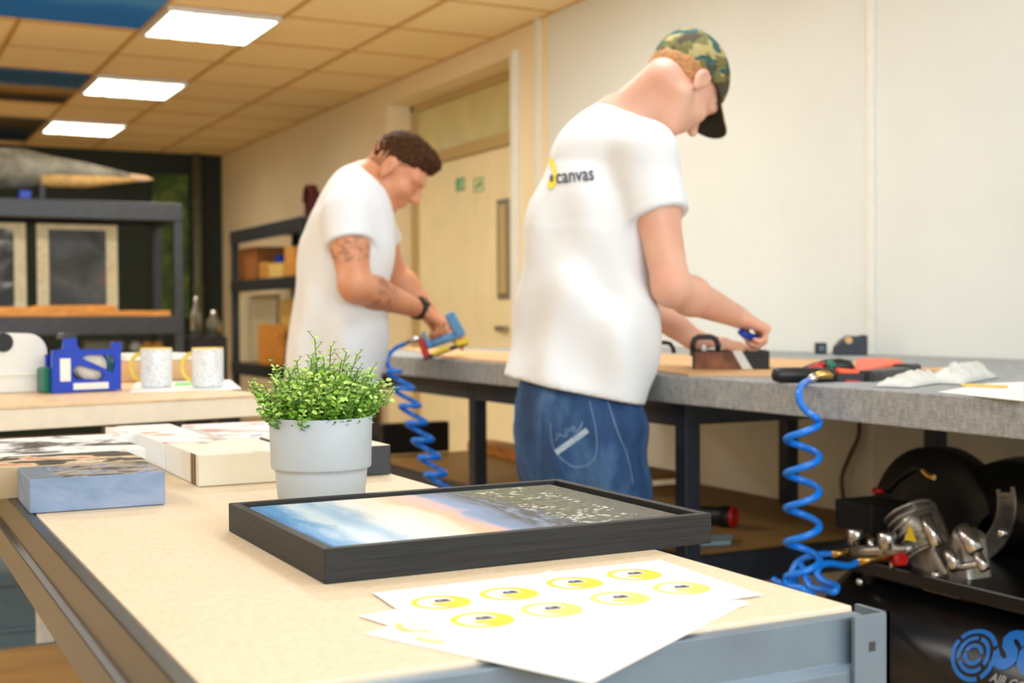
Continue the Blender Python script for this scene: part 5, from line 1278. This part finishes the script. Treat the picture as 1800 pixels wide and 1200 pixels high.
    for sd in 'rl':
        an = J[sd + 'an']
        s_ = group([cone(an + ZA * .02 - ZA * (an.z - .05) - F * .03, an * 1.0 - ZA * (an.z - .045) + F * .10, .042, .040), cone(an - ZA * (an.z - .045) + F * .05, an - ZA * (an.z - .035) + F * .17, .042, .036), cone(an - ZA * (an.z - .07), an, .05, .045)], .03)
        sd_ = Prim(lambda p: smax(s_.f(p), -(p[:, 2] - .002), .004), s_.c, s_.r)
        sdf_obj('shoe', sd_, .008, M['black'] if opt.get('shoes') is None else opt['shoes'], root)
    for sx in (-1, 1): MB().ball(P(sx * .031, .0765, .004), .0115).build('eye', M['eye'], root)
    for sx in (-1, 1): MB().tube([P(sx * .013, .0925, .024), P(sx * .030, .0885, .031), P(sx * .047, .0745, .025)], 0, 8, rad=[.003, .004, .002]).build('eyebrow', opt['brow'], root)
    return root, jeans, shirt, P, E
def rot_frame(phi):   # facing angle in the room: 0 = +X, positive turns away from the camera axis
    F = Vector((math.cos(phi), math.sin(phi), 0)); return F, Vector((F.y, -F.x, 0))
SP = .955
def JJ(px, py, d): return PD(px, py, d * SP)
# --- man with the cap
F2, R2_ = rot_frame(math.radians(14))
curlfist = [(1.0, 1.1, .8)] * 4
J = dict(F=F2, R=R2_, pelvis=JJ(1016, 745, 3.25), waist=JJ(1027, 600, 3.27), chest=JJ(1035, 420, 3.34), uchest=JJ(1055, 300, 3.35), neck=JJ(1085, 222, 3.36),
  head=JJ(1197, 152, 3.30), hfwd=F2 * .50 + R2_ * .03 - ZA * .85, hup=ZA * .50 + F2 * .86,
  rsh=JJ(1135, 268, 3.21), rel=JJ(1180, 505, 3.14), rwr=JJ(1296, 556, 3.40), lsh=JJ(1026, 290, 3.53), lel=JJ(1115, 520, 3.66), lwr=JJ(1222, 598, 3.58),
  rhdir=Rh * .80 + Fh * .25 - ZA * .35, rhN=-ZA + Rh * -.35, rhS=Fh * .8 - ZA * .5 - Rh * .2, rcurl=[(.9, .9, .5), (1.0, 1.1, .6), (1.1, 1.2, .7), (1.2, 1.2, .7)], rthumb=(.25, .75, .65), rtc=.4,
  lhdir=Rh * .93 + Fh * .1 - ZA * .06, lhN=-ZA, lhS=-Fh * 1.0, lcurl=[(.15, .15, .1), (.1, .15, .1), (.15, .2, .1), (.2, .2, .1)], lthumb=(.55, .8, .1),
  rhip=JJ(1070, 762, 3.22), lhip=JJ(982, 762, 3.42), hem=JJ(1006, 684, 3.24))
for sd, px, dd in (('r', 1084, 3.20), ('l', 968, 3.44)):
    b = JJ(px, 760, dd); J[sd + 'kn'] = Vector((b.x, b.y, .50)) + F2 * .03; J[sd + 'an'] = Vector((b.x, b.y, .085)) - F2 * .02
opt = dict(skin=M['skinpale'], brow=M['hairginger'], shirt=(.185, .178, .176, .150), sleeve=.165, cuff=.078, hemn=(-ZA * 1.0 - Rh * .20).normalized(), h=.0045, cutdir=R2_ * .15, fold=.014)
man2, jeans2, shirt2, P2, E2 = build_person('person', J, opt, 'man in camouflage cap and white t-shirt bending over a black frame at the bench')
def cap_and_hair():
    cr = cut(E2(0, -.012, .050, .092, .112, .098), [(P2(0, 0, .016), npv((P2(0, .46, -1) - P2(0, 0, 0)).normalized()))], .004)
    inn = E2(0, -.012, .045, .083, .103, .089)
    sdf_obj('cap', minus(cr, inn, .003), .0045, M['camo'], man2)
    # bill
    vs = []; fs = []; fl = []; nx, ny = 18, 8
    for side in (1, -1):
        for j in range(ny + 1):
            for i in range(nx + 1):
                u = -1 + 2 * i / nx; v = j / ny
                x = u * (.076 - .010 * v * v); y0 = .083 * math.sqrt(max(0, 1 - (u * .80) ** 2)) + .012; ln = .075 * math.sqrt(max(0, 1 - abs(u) ** 2.6))
                y = y0 + ln * v; z = .064 - .034 * u * u + .02 * (y - .09) - (0 if side > 0 else .004)
                vs.append(P2(x, y, z))
    n1 = (nx + 1) * (ny + 1)
    for j in range(ny):
        for i in range(nx):
            k = j * (nx + 1) + i; fs.append((k, k + 1, k + nx + 2, k + nx + 1)); fl.append((k + n1 + nx + 1, k + n1 + nx + 2, k + n1 + 1, k + n1))
    for i in range(nx): k = ny * (nx + 1) + i; fs.append((k, k + 1, k + 1 + n1, k + n1)); fs.append((i + 1, i, i + n1, i + 1 + n1))
    for j in range(ny):
        for k in (j * (nx + 1), j * (nx + 1) + nx): fs.append((k, k + nx + 1, k + nx + 1 + n1, k + n1))
    off = Vector(man2.location)
    q = MB(); q.add([v - off for v in vs], fs, 0, True); q.f += [list(f) for f in fl]; q.mi += [1] * len(fl); q.sm += [True] * len(fl); o = q.build('cap_bill', [M['camo'], mat('shaded_bill_underside', srgb(40, 34, 18), .85)], man2); o.location = (0, 0, 0)  # shade under the bill is painted in as a darker lower-face colour
    q = MB(); q.ball(P2(0, -.012, .149) - off, .007, sc=(1, 1, .6)); o = q.build('cap_button', M['camo'], man2); o.location = (0, 0, 0)
    hr = cut(E2(0, -.018, .026, .0825, .102, .095), [(P2(0, 0, .030), npv((P2(0, -.46, 1) - P2(0, 0, 0)).normalized())), (P2(0, -.018, 0), npv((P2(0, 1, 0) - P2(0, 0, 0)).normalized())), (P2(0, -.05, -.045), npv((P2(0, .55, -1) - P2(0, 0, 0)).normalized()))], .004)
    sdf_obj('hair', hr, .0045, M['hairginger'], man2)
cap_and_hair()
# build() with parent expects world coordinates; the person root is the offset
def child_tube(root, nm, pts, r, mt, n=10): return MB().tube(pts, r, n).build(nm, mt, root)
def bvh_of(o):
    off = Vector(o.parent.location) if o.parent else Vector(); me = o.data
    return BVHTree.FromPolygons([Vector(v.co) + off for v in me.vertices], [tuple(p.vertices) for p in me.polygons])
bv_sh = bvh_of(shirt2); bv_j = bvh_of(jeans2)
def px_print(bv, parent, nm, px0, py0, scale, tv, tf, mt, ang=0, lift=.0025, shear=0, sx=1.0):
    """print a flat design on cloth: the design plane faces the viewer of the garment"""
    out = []; ca, sa = math.cos(ang), math.sin(ang)
    for v in tv:
        x = v.x * scale * sx; y = v.y * scale; X_ = px0 + (x * ca + y * sa * 1); Y_ = py0 - (y * ca - x * sa)
        r = unit(X_, Y_); hit = bv.ray_cast(CAM, r.normalized())
        if hit[0] is None: return None
        out.append(hit[0] + hit[1] * lift if hit[1].dot(r) < 0 else hit[0] - hit[1] * lift)
    q = MB(); q.add(out, tf); par = parent
    o = bpy.data.objects.new(nm, None) if False else None
    me = bpy.data.meshes.new(nm); off = Vector(parent.parent.location); me.from_pydata([tuple(p - off) for p in out], [], tf); me.materials.append(mt)
    o = bpy.data.objects.new(nm, me); COL.objects.link(o); o.parent = parent; return o
def densify(tv, tf, cuts=2):
    bm = bmesh.new(); vv = [bm.verts.new(v) for v in tv]
    for f in tf:
        try: bm.faces.new([vv[i] for i in f])
        except ValueError: pass
    bmesh.ops.triangulate(bm, faces=bm.faces[:])
    bmesh.ops.subdivide_edges(bm, edges=bm.edges[:], cuts=cuts, use_grid_fill=True); bm.verts.index_update()
    r = [v.co.copy() for v in bm.verts], [[v.index for v in f.verts] for f in bm.faces]; bm.free(); return r
tv, tf = densify(*text_mesh('canvas', 1.0, .012), 1); px_print(bv_sh, shirt2, 'back_lettering', 1011, 309, 36, tv, tf, M['ink'], ang=-.10, sx=.72)
vA, fA = ring(30, .45, 1.0, -2.2, 1.5); px_print(bv_sh, shirt2, 'back_emblem', 968, 304, 28, [Vector((v.x * .42, v.y, 0)) for v in vA], fA, M['printyellow'], ang=-.1)
vA, fA = ring(10, .0, .5, 0, 6.28); px_print(bv_sh, shirt2, 'back_emblem_dark', 971, 314, 14, [Vector((v.x * .5, v.y, 0)) for v in vA], fA, M['ink'])
# jeans details
bar_ = [Vector((-34, -4, 0)), Vector((34, -4, 0)), Vector((34, 6, 0)), Vector((-34, 6, 0))]
tv, tf = densify(bar_, [(0, 1, 2, 3)], 5); px_print(bv_j, jeans2, 'pocket_stripe', 1006, 776, 1, tv, tf, M['denimpale'], ang=math.radians(-36), lift=.002)
def seam(pts, wdt, nm):
    vs = []; fs = []
    pts = smooth_path([Vector((a, b, 0)) for a, b in pts], 6)
    for i, p in enumerate(pts):
        t = (pts[min(i + 1, len(pts) - 1)] - pts[max(i - 1, 0)]).normalized(); n = Vector((-t.y, t.x, 0)) * wdt
        vs += [Vector((p.x - n.x - 1000, -(p.y - n.y - 800), 0)), Vector((p.x + n.x - 1000, -(p.y + n.y - 800), 0))]
    for i in range(len(pts) - 1): fs.append((2 * i, 2 * i + 1, 2 * i + 3, 2 * i + 2))
    px_print(bv_j, jeans2, nm, 1000, 800, 1, vs, fs, M['stitch'], lift=.0015)
seam([(968, 742), (975, 790), (1010, 820), (1045, 806), (1048, 760), (1036, 705)], .8, 'pocket_seam')
def squig(seed):
    r_ = random.Random(seed); return [(978 + 44 * i / 9 + r_.uniform(-3, 3), 770 - 22 * i / 9 + r_.uniform(-7, 7)) for i in range(10)]
seam(squig(1), .7, 'pocket_embroidery'); seam(squig(4), .6, 'pocket_embroidery')
seam([(1068, 705), (1086, 760), (1102, 800), (1112, 850)], .8, 'side_seam')
tvz, tfz = ring(18, 8, 24, 0, 6.28)
# blue tool in the right hand of man 2
a = JJ(1302, 585, 3.40); b = JJ(1318, 600, 3.44)
o = MB().tube([JJ(1300, 580, 3.42), JJ(1308, 588, 3.42), JJ(1322, 592, 3.43), JJ(1332, 596, 3.44)], .009, 12).build('blue_driver', M['bluep'], origin=a); tag(o, 'small blue tool pinched in the capped man right hand', 'tool')

# --- man with the staple gun
F1, R1_ = rot_frame(math.radians(4))
J = dict(F=F1, R=R1_, pelvis=JJ(580, 705, 4.35), waist=JJ(592, 590, 4.35), chest=JJ(612, 440, 4.35), uchest=JJ(625, 375, 4.35), neck=JJ(640, 325, 4.36),
  head=JJ(696, 303, 4.33), hfwd=Rh * .70 - Fh * .13 - ZA * .70, hup=ZA * .70 + Rh * .70,
  rsh=JJ(608, 378, 4.20), rel=JJ(624, 502, 4.12), rwr=JJ(742, 545, 4.40), lsh=JJ(650, 385, 4.50), lel=JJ(690, 480, 4.62), lwr=JJ(762, 560, 4.56),
  rhdir=Rh * .75 + Fh * .1 - ZA * .55, rhN=-Rh * .5 - ZA * .8, rhS=Fh * .6 + Rh * .5, rcurl=[(.8, 1.0, .6), (.9, 1.2, .7), (.9, 1.2, .7), (.9, 1.2, .7)], rthumb=(.5, .7, .5),
  lhdir=Rh * .8 - ZA * .35, lhN=-ZA, lhS=-Fh, lcurl=[(.5, .5, .3)] * 4, lthumb=(.5, .7, .4),
  rhip=JJ(608, 745, 4.27), lhip=JJ(578, 745, 4.42), hem=JJ(585, 672, 4.35))
for sd, px, dd in (('r', 606, 4.27), ('l', 572, 4.44)):
    b = JJ(px, 745, dd); J[sd + 'kn'] = Vector((b.x, b.y, .50)) + F1 * .03; J[sd + 'an'] = Vector((b.x, b.y, .085))
rt_ = Vector((J['pelvis'].x, J['pelvis'].y, 0))
tat = [(tuple(J['rsh'].lerp(J['rel'], .45) - rt_), .09), (tuple(J['rel'].lerp(J['rwr'], .3) - rt_), .07)]
M['skintan'] = skin('tanned_skin', srgb(205, 136, 98), srgb(220, 156, 118), tat)
opt = dict(skin=M['skintan'], brow=M['hairbrown'], shirt=(.190, .180, .180, .150), sleeve=.10, cuff=.080, hemn=-ZA, h=.0055, arm=1.12, fold=.012)
man1, jeans1, shirt1, P1, E1 = build_person('person', J, opt, 'tattooed man with short brown hair, white t-shirt and watch, holding a staple gun')
hr = cut(E1(0, -.010, .040, .0805, .1025, .0965), [(P1(0, 0, .020), npv((P1(0, .62, -1) - P1(0, 0, 0)).normalized()))], .012)
tf_ = E1(0, .050, .104, .050, .046, .028)
hg = group([hr, tf_], .03); base_h = hg.f
hgd = Prim(lambda p: base_h(p) - .0032 * np.sin(p[:, 0] * 210 + 2 * np.sin(p[:, 2] * 90)) * np.sin(p[:, 1] * 190 + p[:, 2] * 120), hg.c, hg.r)
sdf_obj('hair', hgd, .005, M['hairbrown'], man1)
st_ = cut(E1(0, -.016, .030, .0790, .1000, .094), [(P1(0, 0, .034), npv((P1(0, -.62, 1) - P1(0, 0, 0)).normalized())), (P1(0, .046, 0), npv((P1(0, 1, 0) - P1(0, 0, 0)).normalized())), (P1(0, 0, .006), npv((P1(0, .8, -1) - P1(0, 0, 0)).normalized()))], .004)
sdf_obj('faded_hair', st_, .005, M['hairfade'], man1)
bd_ = cut(group([cone(P1(-.050, .0, -.062), P1(-.018, .058, -.102), .0248, .0215), cone(P1(.050, .0, -.062), P1(.018, .058, -.102), .0248, .0215), cone(P1(-.018, .062, -.101), P1(.018, .062, -.101), .0222, .0222)], .015), [(P1(0, 0, -.078), npv((P1(0, .1, 1) - P1(0, 0, 0)).normalized()))], .004)
sdf_obj('beard_stubble', bd_, .005, mat('brown_beard', srgb(150, 92, 56), .8, var=.15, nscale=200), man1)
wv = (J['rwr'] - J['rel']).normalized(); wc = J['rwr'] - wv * .022
MB().lathe([(.0345, -.012), (.0362, -.009), (.0362, .009), (.0345, .012)], wc, wv, 28).build('watch_strap', M['black'], man1)
wn = (-Fh * .75 + ZA * .6 - wv * 0); wn = (wn - wv * wn.dot(wv)).normalized(); q = MB(); q.bar(wc + wn * .034 - wv * .018, wc + wn * .034 + wv * .018, .034, .012, up=wn); q.build('watch_case', M['blackgloss'], man1, bevel=.003)
# staple gun in the hand
sgd = 4.40 * SP
def sp_(px, py, d=sgd): return PD(px, py, d)
sg_ = thing('staple_gun', sp_(780, 610), 'blue red and yellow staple gun in the left man hand over the bench', 'staple gun')
q = MB(); q.bar(sp_(789, 550), sp_(812, 592), .034, .034); q.build('blue_head', M['bluelight'], sg_, bevel=.008, segs=3)
q = MB(); q.bar(sp_(746, 630), sp_(822, 602), .030, .014); q.build('magazine', M['black'], sg_, bevel=.002)
q = MB(); q.bar(sp_(760, 622, sgd - .016), sp_(790, 611, sgd - .016), .006, .012); q.build('yellow_marking', M['yellow'], sg_)
q = MB(); q.bar(sp_(802, 604, sgd), sp_(824, 598, sgd), .034, .018); q.build('yellow_nose', M['yellow'], sg_, bevel=.003)
q = MB(); q.bar(sp_(740, 594), sp_(752, 632), .030, .022, up=Rh); q.build('red_tail', M['red'], sg_, bevel=.005)
q = MB(); q.bar(sp_(744, 584), sp_(756, 612, sgd - .01), .026, .012, up=Rh); q.build('blue_lever', M['bluelight'], sg_, bevel=.004)
q = MB(); q.tube([sp_(752, 606), sp_(770, 600), sp_(800, 590)], .014, 12); q.build('handle', M['bluelight'], sg_)
q = MB(); q.tube([sp_(712, 604), sp_(726, 597), sp_(742, 594)], 0, 10, rad=[.006, .009, .010]); q.build('air_fitting', M['chrome'], sg_)
# its coil
pts = smooth_path([PD(712, 604, sgd - .0), PD(692, 614, sgd - .02), PD(681, 630, sgd - .05), PD(684, 645, sgd - .06), PD(694, 652, sgd - .06)], 8)
n = 240; turns = 7; ax0, ay0, ax1, ay1 = 694, 640, 772, 862; dd0 = 4.02; r_ = .036
for i in range(n):
    f = i / (n - 1); th = turns * 2 * math.pi * f
    c = PD(ax0 + (ax1 - ax0) * f + 4, 652 + (ay1 - 652) * f, dd0 - .25 * f)
    pts.append(c + (Rh * math.cos(th + 1.2) * r_ * .95 - Fh * math.sin(th + 1.2) * r_) + ZA * .012 * math.sin(th))
o = MB().tube(pts[:-n] + pts[-n:], .0075, 8).build('coiled_air_hose', M['hose'], origin=PD(730, 750, 3.9)); tag(o, 'blurred blue coiled air hose hanging from the staple gun of the left man', 'air hose')
